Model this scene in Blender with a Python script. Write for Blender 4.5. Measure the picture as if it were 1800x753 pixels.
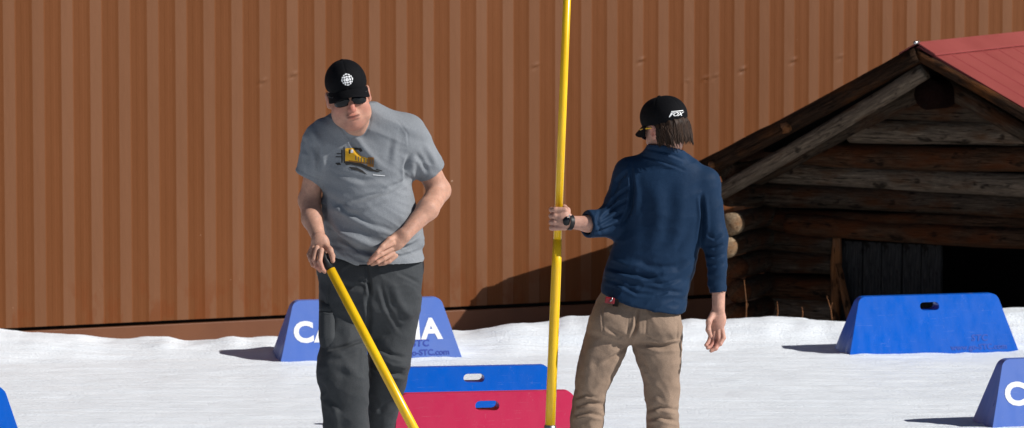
import bpy, bmesh, math, random
import numpy as np
from mathutils import Vector, Matrix, noise as mnoise
from mathutils.bvhtree import BVHTree
from mathutils.geometry import tessellate_polygon

random.seed(7); np.random.seed(7)
for o in list(bpy.data.objects): bpy.data.objects.remove(o, do_unlink=True)
SC = bpy.context.scene
COL = SC.collection
R = math.radians

# ------------------------------------------------------------------ camera
F = 7500.0                       # focal length in photo pixels (1800 wide)
PITCH = math.atan(645.0 / F)
CAMZ = 2.7
cam_d = bpy.data.cameras.new('camera')
cam = bpy.data.objects.new('camera', cam_d); COL.objects.link(cam)
cam.location = (0, 0, CAMZ)
cam.rotation_euler = (math.pi / 2 - PITCH, 0, 0)
cam_d.sensor_width = 36.0
cam_d.lens = F / 1800.0 * 36.0
cam_d.clip_start = 0.5; cam_d.clip_end = 3000
cam_d.dof.use_dof = True
cam_d.dof.focus_distance = 17.9
cam_d.dof.aperture_fstop = 7.5
SC.camera = cam

# ------------------------------------------------------------------ light
SUN_TO = Vector((1.24, -0.40, 0.86)).normalized()       # direction towards the sun
el = math.asin(SUN_TO.z)
az = math.atan2(SUN_TO.x, SUN_TO.y)
w = bpy.data.worlds.new('World'); SC.world = w; w.use_nodes = True
nt = w.node_tree
bg = nt.nodes['Background']
sky = nt.nodes.new('ShaderNodeTexSky'); sky.sky_type = 'NISHITA'; sky.sun_disc = False
sky.sun_elevation = el; sky.sun_rotation = az
sky.altitude = 1800; sky.air_density = 0.65; sky.dust_density = 0.1
nt.links.new(sky.outputs[0], bg.inputs[0]); bg.inputs[1].default_value = 0.05
sd = bpy.data.lights.new('sun', 'SUN'); sd.energy = 5.0; sd.angle = R(0.53); sd.color = (1.0, 0.972, 0.935)
so = bpy.data.objects.new('sun', sd); COL.objects.link(so)
so.rotation_euler = (-SUN_TO).to_track_quat('-Z', 'Y').to_euler(); so.location = (20, -10, 20)
SC.view_settings.view_transform = 'Standard'; SC.view_settings.look = 'None'
SC.view_settings.gamma = 1.0; SC.view_settings.use_curve_mapping = False
SC.view_settings.exposure = 0.12

# ------------------------------------------------------------------ helpers
cp, sp_ = math.cos(PITCH), math.sin(PITCH)
def P(px, py, Y):
    """world point seen at photo pixel (px, py) at distance Y"""
    u = px - 900.0; v = 376.5 - py
    t = Y / (F * cp + v * sp_)
    return np.array([u * t, Y, CAMZ + t * (-F * sp_ + v * cp)])
def proj(V):
    """photo pixels of world points"""
    x = V[:, 0]; y = V[:, 1]; z = V[:, 2] - CAMZ
    d = y * cp - z * sp_
    return 900 + F * x / d, 376.5 - F * (y * sp_ + z * cp) / d

def tag(o, label=None, cat=None, group=None, kind=None):
    if label: o['label'] = label
    if cat: o['category'] = cat
    if group: o['group'] = group
    if kind: o['kind'] = kind
    return o
def empty(name, loc, rz=0):
    o = bpy.data.objects.new(name, None); COL.objects.link(o)
    o.location = loc; o.rotation_euler = (0, 0, rz); o.empty_display_size = 0.1
    return o
def mesh_obj(name, verts, faces, mat, parent=None, smooth=True, loc=None):
    me = bpy.data.meshes.new(name)
    if isinstance(verts, np.ndarray): verts = verts.tolist()
    if isinstance(faces, np.ndarray): faces = faces.tolist()
    me.from_pydata(verts, [], faces); me.update()
    if mat: me.materials.append(mat)
    me.polygons.foreach_set('use_smooth', [smooth] * len(me.polygons))
    o = bpy.data.objects.new(name, me); COL.objects.link(o)
    if parent: o.parent = parent
    if loc is not None: o.location = loc
    return o
def bm_obj(name, bm, mat, parent=None, smooth=False, bevel=0, seg=2, angle=30):
    bmesh.ops.recalc_face_normals(bm, faces=bm.faces)
    me = bpy.data.meshes.new(name); bm.to_mesh(me); bm.free()
    if mat: me.materials.append(mat)
    me.polygons.foreach_set('use_smooth', [smooth] * len(me.polygons))
    o = bpy.data.objects.new(name, me); COL.objects.link(o)
    if parent: o.parent = parent
    if bevel:
        b = o.modifiers.new('bevel', 'BEVEL'); b.width = bevel; b.segments = seg
        b.limit_method = 'ANGLE'; b.angle_limit = R(angle); b.harden_normals = False
    return o
def bm_box(bm, x0, x1, y0, y1, z0, z1):
    vs = [bm.verts.new((x, y, z)) for z in (z0, z1) for y in (y0, y1) for x in (x0, x1)]
    for f in ((0, 1, 3, 2), (4, 6, 7, 5), (0, 4, 5, 1), (2, 3, 7, 6), (0, 2, 6, 4), (1, 5, 7, 3)):
        bm.faces.new([vs[i] for i in f])
def tube_geo(pts, rads, n=14, cap=True):
    """tube through points with parallel frames"""
    pts = [Vector(p) for p in pts]; V = []; Fc = []
    up = Vector((0, 1, 0.01))
    for i, p in enumerate(pts):
        d = (pts[min(i + 1, len(pts) - 1)] - pts[max(i - 1, 0)]).normalized()
        a = d.cross(up).normalized(); b = d.cross(a).normalized()
        for k in range(n):
            t = 2 * math.pi * k / n
            V.append(p + (a * math.cos(t) + b * math.sin(t)) * rads[i])
    for i in range(len(pts) - 1):
        for k in range(n):
            Fc.append((i * n + k, i * n + (k + 1) % n, (i + 1) * n + (k + 1) % n, (i + 1) * n + k))
    if cap:
        Fc.append(tuple(range(n - 1, -1, -1))); Fc.append(tuple((len(pts) - 1) * n + k for k in range(n)))
    return [tuple(v) for v in V], Fc

# ------------------------------------------------------------------ materials
class M:
    def __init__(s, name, col=(.5, .5, .5), rough=.6, spec=.5, **kw):
        s.m = bpy.data.materials.new(name); s.m.use_nodes = True
        s.t = s.m.node_tree; s.b = s.t.nodes['Principled BSDF']
        s.b.inputs['Base Color'].default_value = (*col, 1)
        s.b.inputs['Roughness'].default_value = rough
        s.b.inputs['Specular IOR Level'].default_value = spec
        for k, v in kw.items(): s.b.inputs[k.replace('_', ' ')].default_value = v
        s.co = s.t.nodes.new('ShaderNodeTexCoord')
    def noise(s, scale=(1, 1, 1), size=5, detail=4, rough=.55, coord='Object', dist=0):
        mp = s.t.nodes.new('ShaderNodeMapping'); mp.inputs['Scale'].default_value = scale
        s.t.links.new(s.co.outputs[coord], mp.inputs[0])
        n = s.t.nodes.new('ShaderNodeTexNoise'); n.inputs['Scale'].default_value = size
        n.inputs['Detail'].default_value = detail; n.inputs['Roughness'].default_value = rough
        n.inputs['Distortion'].default_value = dist
        s.t.links.new(mp.outputs[0], n.inputs['Vector']); return n.outputs['Fac']
    def ramp(s, fac, stops):
        r = s.t.nodes.new('ShaderNodeValToRGB'); e = r.color_ramp.elements
        while len(e) < len(stops): e.new(0.5)
        for q, (p, c) in zip(e, stops): q.position = p; q.color = (*c, 1) if len(c) == 3 else c
        s.t.links.new(fac, r.inputs[0]); return r.outputs[0]
    def mix(s, a, b, fac, mode='MIX'):
        n = s.t.nodes.new('ShaderNodeMix'); n.data_type = 'RGBA'; n.blend_type = mode
        for i, v in ((0, fac), (6, a), (7, b)):
            if hasattr(v, 'links') or hasattr(v, 'is_output'): s.t.links.new(v, n.inputs[i])
            elif i == 0: n.inputs[0].default_value = v
            else: n.inputs[i].default_value = (*v, 1)
        return n.outputs[2]
    def color(s, c): s.t.links.new(c, s.b.inputs['Base Color']); return s
    def rough(s, c): s.t.links.new(c, s.b.inputs['Roughness']); return s
    def bump(s, fac, strength=.3, dist=.01):
        n = s.t.nodes.new('ShaderNodeBump'); n.inputs['Strength'].default_value = strength
        n.inputs['Distance'].default_value = dist
        s.t.links.new(fac, n.inputs['Height'])
        if s.b.inputs['Normal'].links:
            s.t.links.new(s.b.inputs['Normal'].links[0].from_socket, n.inputs['Normal'])
        s.t.links.new(n.outputs[0], s.b.inputs['Normal']); return s
g3 = lambda v: (v, v, v)

def m_snow():
    m = M('snow', (.8, .83, .87), .55, .25)
    a = m.noise((.5, 5, 1), 3, 6, .6)
    b = m.noise((1, 2.2, 1), 22, 5, .7)
    m.color(m.ramp(a, [(.3, (.80, .85, .895)), (.7, (.87, .905, .935))]))
    m.bump(m.noise((.10, 3.6, 1), 7, 6, .65), .5, .03)
    m.bump(m.noise((.5, 2.6, 1), 14, 5, .7), .4, .015)
    m.bump(m.noise((1, 1.3, 1), 70, 3, .6), .7, .006)
    return m.m
def m_plastic(name, c, rough=.32, fade=.0):
    m = M(name, c, rough, .16)
    n = m.noise((1, 1, 1), 3.5, 5, .6)
    c2 = tuple(min(1, v * .88 + .008 + fade) for v in c)
    col = m.ramp(n, [(.35, c), (.75, c2)])
    sc = m.noise((14, 14, 1.2), 9, 4, .7)
    col = m.mix(col, c2, m.ramp(sc, [(.6, g3(0)), (.85, g3(.12))]))
    m.color(col)
    s1 = m.ramp(m.noise((1.5, 1.5, 40), 5, 3, .6, dist=.8), [(.66, g3(0)), (.70, g3(.28))])
    s2 = m.ramp(m.noise((34, 34, 2), 4, 3, .6, dist=1.2), [(.67, g3(0)), (.71, g3(.25))])
    pale = tuple(min(1, v * .6 + .22) for v in c)
    col = m.mix(m.mix(col, pale, s1), pale, s2); m.color(col)
    m.rough(m.ramp(m.noise((6, 6, 1), 4, 4), [(.3, g3(rough * .75)), (.75, g3(rough * 1.7))]))
    m.bump(m.noise((1, 1, .7), 2.6, 2, .4), .22, .03)
    m.bump(m.noise((1, 1, 1), 160, 2), .1, .002)
    return m.m
def m_wood(name, dark, light, red, cov=.5):
    m = M(name, dark, .85, .06)
    g = m.noise((1.2, 12, 12), 6.5, 8, .75, dist=.9)
    p = m.noise((1.5, 4, 4), 2.2, 4, .6)
    base = m.ramp(g, [(.3, dark), (.52, tuple((a + b) / 2 for a, b in zip(dark, light))), (.72, light)])
    col = m.mix(base, red, m.ramp(p, [(cov - .08, g3(0)), (cov + .12, g3(.85))]))
    k = m.noise((3, 6, 6), 3, 2)
    col = m.mix(col, (.012, .008, .006), m.ramp(k, [(.62, g3(0)), (.7, g3(.8))]))
    cr = m.noise((.8, 16, 16), 5, 3, .5, dist=.3)
    col = m.mix(col, (.006, .004, .003), m.ramp(cr, [(.30, g3(.9)), (.36, g3(0))]))
    m.bump(m.ramp(cr, [(.28, g3(0)), (.38, g3(1))]), .8, .02)
    m.color(col); m.bump(g, 1.0, .03); m.bump(m.noise((2, 30, 30), 5, 4), .5, .006)
    return m.m
MS = dict(
    snow=m_snow(),
    blue=m_plastic('blue_plastic', (.0, .10, .52)),
    faded=m_plastic('faded_blue_plastic', (.085, .165, .50), .34, .03),  # paler, less saturated blue for the lettered blocks
    red=m_plastic('red_plastic', (.54, .024, .085), .42),
    white=M('white_paint', (.8, .8, .8), .45).m,
    emboss=M('embossed_blue', (.02, .075, .40), .35).m,
    emboss_dark=M('embossed_blue_dark', (.03, .06, .33), .4).m,
    logA=m_wood('weathered_dark_log', (.008, .006, .005), (.17, .12, .082), (.085, .03, .011), .55),
    logG=m_wood('weathered_grey_log', (.030, .023, .018), (.38, .28, .195), (.13, .055, .022), .62),
    logL=m_wood('pale_cut_log', (.20, .12, .06), (.55, .42, .28), (.30, .12, .04), .62),
    logR=m_wood('reddish_log', (.010, .005, .003), (.18, .095, .052), (.12, .036, .012), .52),
    logO=m_wood('orange_log', (.09, .035, .014), (.42, .21, .11), (.32, .12, .04), .5),
    logK=m_wood('dark_rake_log', (.005, .0035, .0025), (.085, .045, .026), (.13, .045, .013), .58),
    logD=m_wood('dark_red_log', (.012, .004, .003), (.022, .008, .005), (.016, .004, .003), .6),
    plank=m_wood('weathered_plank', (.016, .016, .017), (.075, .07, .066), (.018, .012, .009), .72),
)
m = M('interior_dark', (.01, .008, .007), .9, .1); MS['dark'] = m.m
m = M('black_rubber', (.008, .008, .009), .5, .3); MS['black'] = m.m
m = M('worn_metal', (.45, .45, .46), .35, .5, Metallic=1.0); m.bump(m.noise((1, 1, 1), 60), .2, .002); MS['metal'] = m.m
m = M('yellow_pole', (.90, .62, .004), .28, .5)
m.color(m.ramp(m.noise((1, 1, .25), 20, 5, .7), [(.35, (.76, .43, .006)), (.6, (.84, .52, .008)), (.78, (.62, .35, .01))]))
scp = m.ramp(m.noise((30, 30, 1.5), 6, 3, .6, dist=1), [(.64, g3(0)), (.69, g3(.5))])
_c = m.b.inputs['Base Color'].links[0].from_socket
m.color(m.mix(_c, (.35, .24, .06), scp))
m.bump(m.noise((1, 1, 1), 50, 3), .06, .004); MS['yellow'] = m.m
m = M('black_edge', (.01, .01, .01), .5); MS['edge'] = m.m

# corrugated wall paint
m = M('brown_wall_paint', (.2, .075, .03), .55, .14)
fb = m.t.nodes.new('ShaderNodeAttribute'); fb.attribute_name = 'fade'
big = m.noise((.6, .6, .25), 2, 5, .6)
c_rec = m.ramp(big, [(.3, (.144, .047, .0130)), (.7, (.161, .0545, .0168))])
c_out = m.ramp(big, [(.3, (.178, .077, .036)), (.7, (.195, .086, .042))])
col = m.mix(c_rec, c_out, fb.outputs['Fac'])  # outer rib flats get a paler brown than the recesses
vb = m.t.nodes.new('ShaderNodeAttribute'); vb.attribute_name = 'var'
mr = m.t.nodes.new('ShaderNodeMapRange'); mr.inputs['From Min'].default_value = -1; mr.inputs['From Max'].default_value = 1; mr.inputs['To Min'].default_value = 0; mr.inputs['To Max'].default_value = .28
m.t.links.new(vb.outputs['Fac'], mr.inputs['Value'])
col = m.mix(col, (.115, .036, .008), mr.outputs[0])
# splash stains: darker, redder patches low on the sheets
sx = m.t.nodes.new('ShaderNodeSeparateXYZ'); m.t.links.new(m.co.outputs['Object'], sx.inputs[0])
lo_ = m.ramp(sx.outputs['Z'], [(.30, g3(1)), (.62, g3(0))])
pt = m.ramp(m.noise((2.2, 2.2, 1.2), 3.2, 4, .6), [(.5, g3(0)), (.58, g3(.5))])
ml = m.mix(lo_, pt, 1.0, 'MULTIPLY')
col = m.mix(col, (.15, .036, .006), ml)
st = m.noise((14, 14, .5), 3, 5, .65)
col = m.mix(col, (.125, .040, .013), m.ramp(st, [(.55, g3(0)), (.9, g3(.28))]))
sp2 = m.noise((1, 1, 1), 34, 2, .5)
col = m.mix(col, (.55, .38, .28), m.ramp(sp2, [(.775, g3(0)), (.80, g3(.7))]))
m.color(col)
m.rough(m.ramp(m.noise((2, 2, .5), 3, 4), [(.3, g3(.48)), (.7, g3(.62))]))
m.bump(m.noise((1, 1, .35), 7, 3), .25, .02)
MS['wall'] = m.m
m = M('brown_base_paint', (.27, .088, .028), .5, .4)
m.color(m.ramp(m.noise((1, 1, 1), 3, 5), [(.3, (.125, .040, .013)), (.7, (.155, .053, .018))])); MS['base'] = m.m
m = M('red_metal_roof', (.36, .03, .022), .45, .3)
m.color(m.ramp(m.noise((1, 1, 1), 3, 5), [(.3, (.215, .036, .033)), (.7, (.26, .05, .046))]))
m.bump(m.noise((1, 1, 1), 6, 3), .1, .01); MS['roof'] = m.m
m = M('big_roof', (.2, .2, .2), .5); MS['groof'] = m.m

# ------------------------------------------------------------------ numpy noise
_T = np.random.RandomState(3).rand(32, 32, 32).astype(np.float32)
def vnoise(X, Y, Z):
    xi = np.floor(X).astype(np.int64); yi = np.floor(Y).astype(np.int64); zi = np.floor(Z).astype(np.int64)
    fx = X - xi; fy = Y - yi; fz = Z - zi
    fx = fx * fx * (3 - 2 * fx); fy = fy * fy * (3 - 2 * fy); fz = fz * fz * (3 - 2 * fz)
    def g(a, b, c): return _T[(xi + a) & 31, (yi + b) & 31, (zi + c) & 31]
    r = 0
    for a in (0, 1):
        for b in (0, 1):
            for c in (0, 1):
                r = r + g(a, b, c) * (fx if a else 1 - fx) * (fy if b else 1 - fy) * (fz if c else 1 - fz)
    return r * 2 - 1
def fnoise(X, Y, Z, o=3):
    r = 0; a = 1; f = 1
    for _ in range(o):
        r = r + a * vnoise(X * f + 7.1 * _, Y * f + 3.3 * _, Z * f + 1.7 * _); a *= .5; f *= 2.03
    return r
def sstep(x, a, b):
    t = np.clip((x - a) / (b - a), 0, 1); return t * t * (3 - 2 * t)

# ------------------------------------------------------------------ snow ground
CR_X = [-30, -2.83, -2.5, -2.15, -1.4, -.5, 0, .5, 1.0, 1.8, 2.8, 3.6, 30]
CR_Y = [22.4, 22.75, 22.8, 22.85, 22.9, 23.05, 23.1, 23.2, 23.35, 23.4, 23.5, 23.6, 24.2]
CR_PY = [575, 575, 583, 594, 597, 591, 572, 568, 566, 564, 548, 540, 540]
_crz = [float(P(900, p, y)[2]) for p, y in zip(CR_PY, CR_Y)]
BLOCKS = [(641, 636, 1.02, 14, None), (1636, 622, 1, 14, None), (1908, 749, 1, 14, None), (-162, 815, 1, 14, None), (830, 0, .91, 9, 19.75), (853, 0, .985, 9, 18.62)]
def gh(x, y):
    x = np.asarray(x, float); y = np.asarray(y, float)
    z = 0.010 * fnoise(x * .9, y * 1.3, x * 0 + .5, 3)
    inner = 1 - sstep(np.abs(y - 19), 7.5, 12)
    z = z + .007 * inner * fnoise(x * .7, y * 7, x * 0 + 3.5, 4) + .0035 * inner * fnoise(x * 6, y * 14, x * 0 + 9.5, 3)
    cy = np.interp(x, CR_X, CR_Y); cz = np.interp(x, CR_X, _crz)
    cz = cz + .022 * fnoise(x * 2.2, x * 0, x * 0 + 2.2, 3) + .010 * fnoise(x * 7, x * 0, x * 0 + 5.2, 2)
    lump = .016 * fnoise(x * 4, y * 4, x * 0 + 7.7, 2) + .005 * np.maximum(0, fnoise(x * 13, y * 13, x * 0 + 1.7, 3))
    front = sstep(y, cy - .62, cy - .05)
    back = 1 - sstep(y, cy + .1, cy + .8)
    z = z + (cz + lump - .0) * front * back
    z = z - .27 * sstep(y, cy + .05, cy + .9)
    for px_c, py_b, sc_, rz_, Yb in BLOCKS:
        Yc = (CAMZ * F / (py_b + 269)) if Yb is None else Yb
        bx, by = (px_c - 900) / F * Yc, Yc + .1
        a_ = R(rz_); lx = (x - bx) * math.cos(a_) + (y - by) * math.sin(a_); ly = -(x - bx) * math.sin(a_) + (y - by) * math.cos(a_)
        d_ = np.maximum(np.abs(lx) - .475 * sc_, np.abs(ly) - .14 * sc_)
        z = z + .011 * np.exp(-((d_ - .006) / .03) ** 2) * (.45 + .55 * fnoise(x * 14, y * 14, x * 0 + 4.4, 2))
    return z
xs = np.concatenate([np.array([-900, -300, -100, -40, -18, -10, -6, -4.5]), np.arange(-3.6, 4.3, .03), np.array([5, 6.5, 10, 18, 40, 100, 300, 900])])
ys = np.concatenate([np.array([-300, -80, -20, -4, 4, 9, 12, 13.5]), np.arange(14.8, 21.5, .035), np.arange(21.5, 24.3, .022), np.array([24.6, 25, 25.6, 26.5, 28, 32, 40, 60, 120, 400, 1200])])
GX, GY = np.meshgrid(xs, ys); GZ = gh(GX, GY)
nv = np.stack([GX.ravel(), GY.ravel(), GZ.ravel()], 1)
nx_, ny_ = len(xs), len(ys)
ii = (np.arange(ny_ - 1)[:, None] * nx_ + np.arange(nx_ - 1)[None]).ravel()
gf = np.stack([ii, ii + 1, ii + nx_ + 1, ii + nx_], 1)
gnd = mesh_obj('snow_ground', nv, gf, MS['snow']); tag(gnd, kind='structure', label='packed groomed snow field with a lumpy bank along the wall')
def gz(x, y): return float(gh(np.array([x]), np.array([y]))[0])

# ------------------------------------------------------------------ corrugated building
bw = empty('metal_building', (-2.896, 24.268, -.3), math.atan(.45))
tag(bw, 'long brown corrugated metal building filling the background', 'building')
TOPZ = 4.6
PER = .173
def wall_panel():
    prof = [(0, .0, 0), (.028, .0, 0), (.034, -.0006, 0), (.052, -.0006, 0), (.058, .0, 0), (.078, .0, 0), (.097, -.0022, 1), (.133, -.0026, 1), (.166, -.0022, 1)]
    V = []; fade = []; var = []; Fc = []
    zs = [.257] + list(np.linspace(.4, 1.56, 6)) + list(np.arange(1.58, 1.82, .008)) + list(np.linspace(1.85, TOPZ, 6))
    cols = []; s0 = -PER * 60 - .097
    rv = np.random.RandomState(11)
    for i in range(150):
        for (s, d, f) in prof: cols.append((s0 + i * PER + s, d, f, i))
    tone = rv.uniform(-1, 1, 152); lap = {k for k in range(4, 150, 5)}
    # small dents where the sheet was knocked, along one height
    dents = [(P(px, py, yy)[0], yy, P(px, py, yy)[2], a) for px, py, yy, a in
             [(463, 142, 24.9, .9), (515, 130, 25.0, 1.1), (800, 168, 25.4, .6), (945, 115, 25.6, .8), (1130, 105, 25.9, 1.1), (1212, 145, 26.0, .7), (1247, 138, 26.05, .9), (1262, 133, 26.1, .6), (1313, 122, 26.15, 1.2), (1402, 106, 26.3, 1.1), (1490, 100, 26.4, .8), (610, 200, 25.1, .5)]]
    ca, sa = math.cos(math.atan(.45)), math.sin(math.atan(.45))
    dl = [((x + 2.896) * ca + (y - 24.268) * sa, z + .3, a) for x, y, z, a in dents]
    def disp(s, z):
        d = 0
        for ds, dz, a in dl:
            if abs(s - ds) < .09 and abs(z - dz) < .07:
                u = (s - ds) / .022; v_ = (z - dz - (s - ds) * .35) / .011
                d += a * .0055 * math.exp(-u * u) * (math.exp(-v_ * v_) - .8 * math.exp(-(v_ + 1.6) ** 2))
        return -d
    for k in range(len(cols) - 1):
        a, b = cols[k], cols[k + 1]
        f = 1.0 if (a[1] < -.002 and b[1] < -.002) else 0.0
        near = any(abs(a[0] - q[0]) < .1 for q in dl)
        if near:
            n = max(1, int((b[0] - a[0]) / .006)); st = [(a[0] + (b[0] - a[0]) * i / n, a[1] + (b[1] - a[1]) * i / n) for i in range(n + 1)]
        else: st = [a[:2], b[:2]]
        for p, q in zip(st[:-1], st[1:]):
            base = len(V); zz = zs if near else [zs[0], TOPZ]
            for z in zz:
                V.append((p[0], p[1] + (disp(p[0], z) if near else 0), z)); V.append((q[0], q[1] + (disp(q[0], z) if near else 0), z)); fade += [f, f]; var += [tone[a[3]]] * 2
            for j in range(len(zz) - 1):
                w_ = base + 2 * j; Fc.append((w_, w_ + 1, w_ + 3, w_ + 2))
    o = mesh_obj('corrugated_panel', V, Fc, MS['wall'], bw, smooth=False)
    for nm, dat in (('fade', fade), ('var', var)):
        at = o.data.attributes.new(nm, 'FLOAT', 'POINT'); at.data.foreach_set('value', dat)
    return o
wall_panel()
bm = bmesh.new(); bm_box(bm, -9.6, 14.4, -.012, .25, -.5, .235); bm_obj('base_plate', bm, MS['base'], bw, bevel=.004)
bm = bmesh.new(); bm_box(bm, -9.6, 14.4, .03, .2, .232, TOPZ); bm_obj('backing_wall', bm, MS['dark'], bw)
bm = bmesh.new(); bm_box(bm, -9.6, -9.5, .2, 8, -.3, TOPZ); bm_box(bm, 14.3, 14.4, .2, 8, -.3, TOPZ); bm_box(bm, -9.5, 14.3, 7.9, 8, -.3, TOPZ)
bm_obj('side_wall', bm, MS['base'], bw)
bm = bmesh.new()
for zz, y0, y1 in ((0, 0, 0),):
    a = [(-9.9, -.5, TOPZ + .01), (14.7, -.5, TOPZ + .01), (14.7, 4.1, TOPZ + 1.6), (-9.9, 4.1, TOPZ + 1.6), (-9.9, 8.5, TOPZ + .01), (14.7, 8.5, TOPZ + .01)]
    v = [bm.verts.new(q) for q in a]; v2 = [bm.verts.new((q[0], q[1], q[2] + .1)) for q in a]
    for s in (v, v2):
        bm.faces.new((s[0], s[1], s[2], s[3])); bm.faces.new((s[3], s[2], s[5], s[4]))
    for i, j in ((0, 1), (1, 2), (2, 5), (5, 4), (4, 3), (3, 0)): bm.faces.new((v[i], v[j], v2[j], v2[i]))
bm_obj('roof', bm, MS['groof'], bw)

# ------------------------------------------------------------------ log cabin
GA = R(28)
CAB = empty('log_cabin', (2.30, 24.3, 0), -GA)     # local x = along gable to the right, local y = away along the ridge
tag(CAB, 'small low old log cabin with a red metal roof beside the brown wall', 'cabin')
RZ = 1.57; PT = math.tan(R(27.5)); EH = 2.09; LEN = 1.82
def log(name, p0, p1, r, mat, parent=CAB, seed=0, n=18, irr=.13, bend=.012, taper=0, ends=.0):
    """horizontal or sloping log; mesh built along its own local x"""
    p0 = Vector(p0); p1 = Vector(p1); L = (p1 - p0).length; d = (p1 - p0).normalized()
    m_ = max(4, int(L / .035)); V = []; Fc = []
    for i in range(m_ + 1):
        t = i / m_; x = L * t
        rr = r * (1 + taper * (t - .5))
        e = min(t, 1 - t) * L
        if ends and e < ends: rr *= math.sqrt(max(.12, 1 - (1 - e / ends) ** 2 * .75))
        for k in range(n):
            a = 2 * math.pi * k / n
            q = mnoise.noise(Vector((x * 2.2 + seed * 3.1, math.cos(a) * 1.1, math.sin(a) * 1.1 + seed)))
            q2 = mnoise.noise(Vector((x * 7 + seed * 1.1, math.cos(a) * 3, math.sin(a) * 3 + seed)))
            rq = rr * (1 + irr * q * 1.4 + irr * .55 * q2)
            V.append((x, math.cos(a) * rq + bend * math.sin(x * 2.3 + seed), math.sin(a) * rq + bend * math.cos(x * 1.9 + seed)))
    for i in range(m_):
        for k in range(n):
            Fc.append((i * n + k, i * n + (k + 1) % n, (i + 1) * n + (k + 1) % n, (i + 1) * n + k))
    Fc.append(tuple(range(n - 1, -1, -1))); Fc.append(tuple(m_ * n + k for k in range(n)))
    o = mesh_obj(name, V, Fc, mat, parent)
    z = Vector((0, 0, 1)); yv = z.cross(d).normalized(); zv = d.cross(yv)
    Mx = Matrix((d, yv, zv)).transposed().to_4x4(); Mx.translation = p0
    o.matrix_local = Mx
    return o
# roof (two slopes with ribs), ridge cap
def roof_slope(sgn):
    bm = bmesh.new()
    n = Vector((sgn * PT, 0, 1)).normalized(); sd_ = Vector((sgn, 0, -PT)).normalized()
    W = (EH + .0) / math.cos(math.atan(PT)); back = [0 if sgn > 0 else -1.70]
    pts = []
    y = .045
    while y < LEN:
        pts += [(y, 0), (y + .205, 0), (y + .212, .004), (y + .226, .004), (y + .242, 0)]
        y += .2425
    pts.append((LEN, 0))
    pts = [p for p in pts if p[0] <= LEN]
    def row(w_, lift=0): return [bm.verts.new(Vector((0, p[0] * (1 + back[0] / LEN * w_ / W), RZ)) + sd_ * w_ + n * (p[1] + lift)) for p in pts]
    a, b = row(0), row(W); c, d = row(0, -.012), row(W, -.012)
    for i in range(len(pts) - 1):
        bm.faces.new((a[i], a[i + 1], b[i + 1], b[i])); bm.faces.new((c[i], d[i], d[i + 1], c[i + 1]))
        bm.faces.new((b[i], b[i + 1], d[i + 1], d[i]))
    bm.faces.new((a[0], b[0], d[0], c[0])); bm.faces.new((a[-1], c[-1], d[-1], b[-1]))
    return bm_obj('roof_panel', bm, MS['roof'], CAB)
roof_slope(1); roof_slope(-1)
bm = bmesh.new()
for sgn in (1, -1):
    sd_ = Vector((sgn, 0, -PT)).normalized(); n = Vector((sgn * PT, 0, 1)).normalized()
    q = [Vector((0, .02, RZ + .022)), Vector((0, LEN + .01, RZ + .022))]
    v = [bm.verts.new(p) for p in (q[0], q[1], q[1] + sd_ * .13 - n * .006, q[0] + sd_ * .13 - n * .006)]
    v2 = [bm.verts.new(Vector(p.co) - Vector((0, 0, .008))) for p in v]
    bm.faces.new(v); bm.faces.new(v2[::-1])
    for i in range(4): bm.faces.new((v[i], v[(i + 1) % 4], v2[(i + 1) % 4], v2[i]))
bm_obj('ridge_cap', bm, MS['roof'], CAB)
v, f = tube_geo([(0, -.016, RZ + .02), (0, .04, RZ + .02)], [.010, .010], 10)
mesh_obj('ridge_bolt', v, f, MS['metal'], CAB)
# sheathing boards under the metal
for sgn in (1, -1):
    bm = bmesh.new()
    n = Vector((sgn * PT, 0, 1)).normalized(); sd_ = Vector((sgn, 0, -PT)).normalized()
    W = (EH - .02) / math.cos(math.atan(PT))
    k0 = Vector((0, 0, RZ)) - n * .016
    a = [k0 + sd_ * .0, k0 + sd_ * W]; b = [p - n * .03 for p in a]
    vv = [bm.verts.new(Vector((p.x, y if y < .1 or abs(p.x) < .3 or sgn > 0 else y - 1.70, p.z))) for y in (.03, LEN - .02) for p in (a[0], a[1], b[1], b[0])]
    for q in ((0, 1, 2, 3), (7, 6, 5, 4), (0, 4, 5, 1), (1, 5, 6, 2), (2, 6, 7, 3), (3, 7, 4, 0)): bm.faces.new([vv[i] for i in q])
    bm_obj('roof_board', bm, MS['logA'], CAB)
    # rake log along the roof edge and the inner rafter log
    def rk(w_, off, y): return Vector((0, y, RZ)) + sd_ * w_ - n * off
    log('rake_log', rk(.02, .043 if sgn < 0 else .040, .04), rk(W - .0, .043 if sgn < 0 else .040, .04), .052 if sgn < 0 else .030, MS['logK'], seed=3 + sgn, irr=.16, bend=.008)
    if sgn < 0: log('rafter_log', rk(.03, .145, .05), rk(W - .02, .24, .05), .048, MS['logG'], seed=9 + sgn, irr=.10, bend=.008)
    log('rafter_log', rk(.12, .20, .34), rk(1.6, .20, .34), .05, MS['logA'], seed=12 + sgn, irr=.10, bend=.006)
# ridge pole and purlins
log('ridge_pole', (0.04, .12, RZ - .275), (0.04, LEN - .2, RZ - .275), .088, MS['logD'], seed=21, irr=.05)
for sgn in (-1, 1):
    log('wall_plate', (sgn * 1.12, .32, RZ - 1.12 * PT - .20), (sgn * 1.12, LEN - (.55 if sgn > 0 else 1.1), RZ - 1.12 * PT - .20), .07, MS['logA'], seed=33 + sgn)
# knots on the rake log
for (t_, rr) in ((.93, .032), (1.46, .022)):
    sd_ = Vector((-1, 0, -PT)).normalized(); n = Vector((-PT, 0, 1)).normalized()
    c = Vector((0, .0, RZ)) + sd_ * t_ - n * .055
    log('log_knot', c + Vector((0, -.028, 0)), c + Vector((.0, .03, 0)), rr, MS['logO'], seed=int(t_ * 10), n=12, ends=.03, irr=.4)
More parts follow.
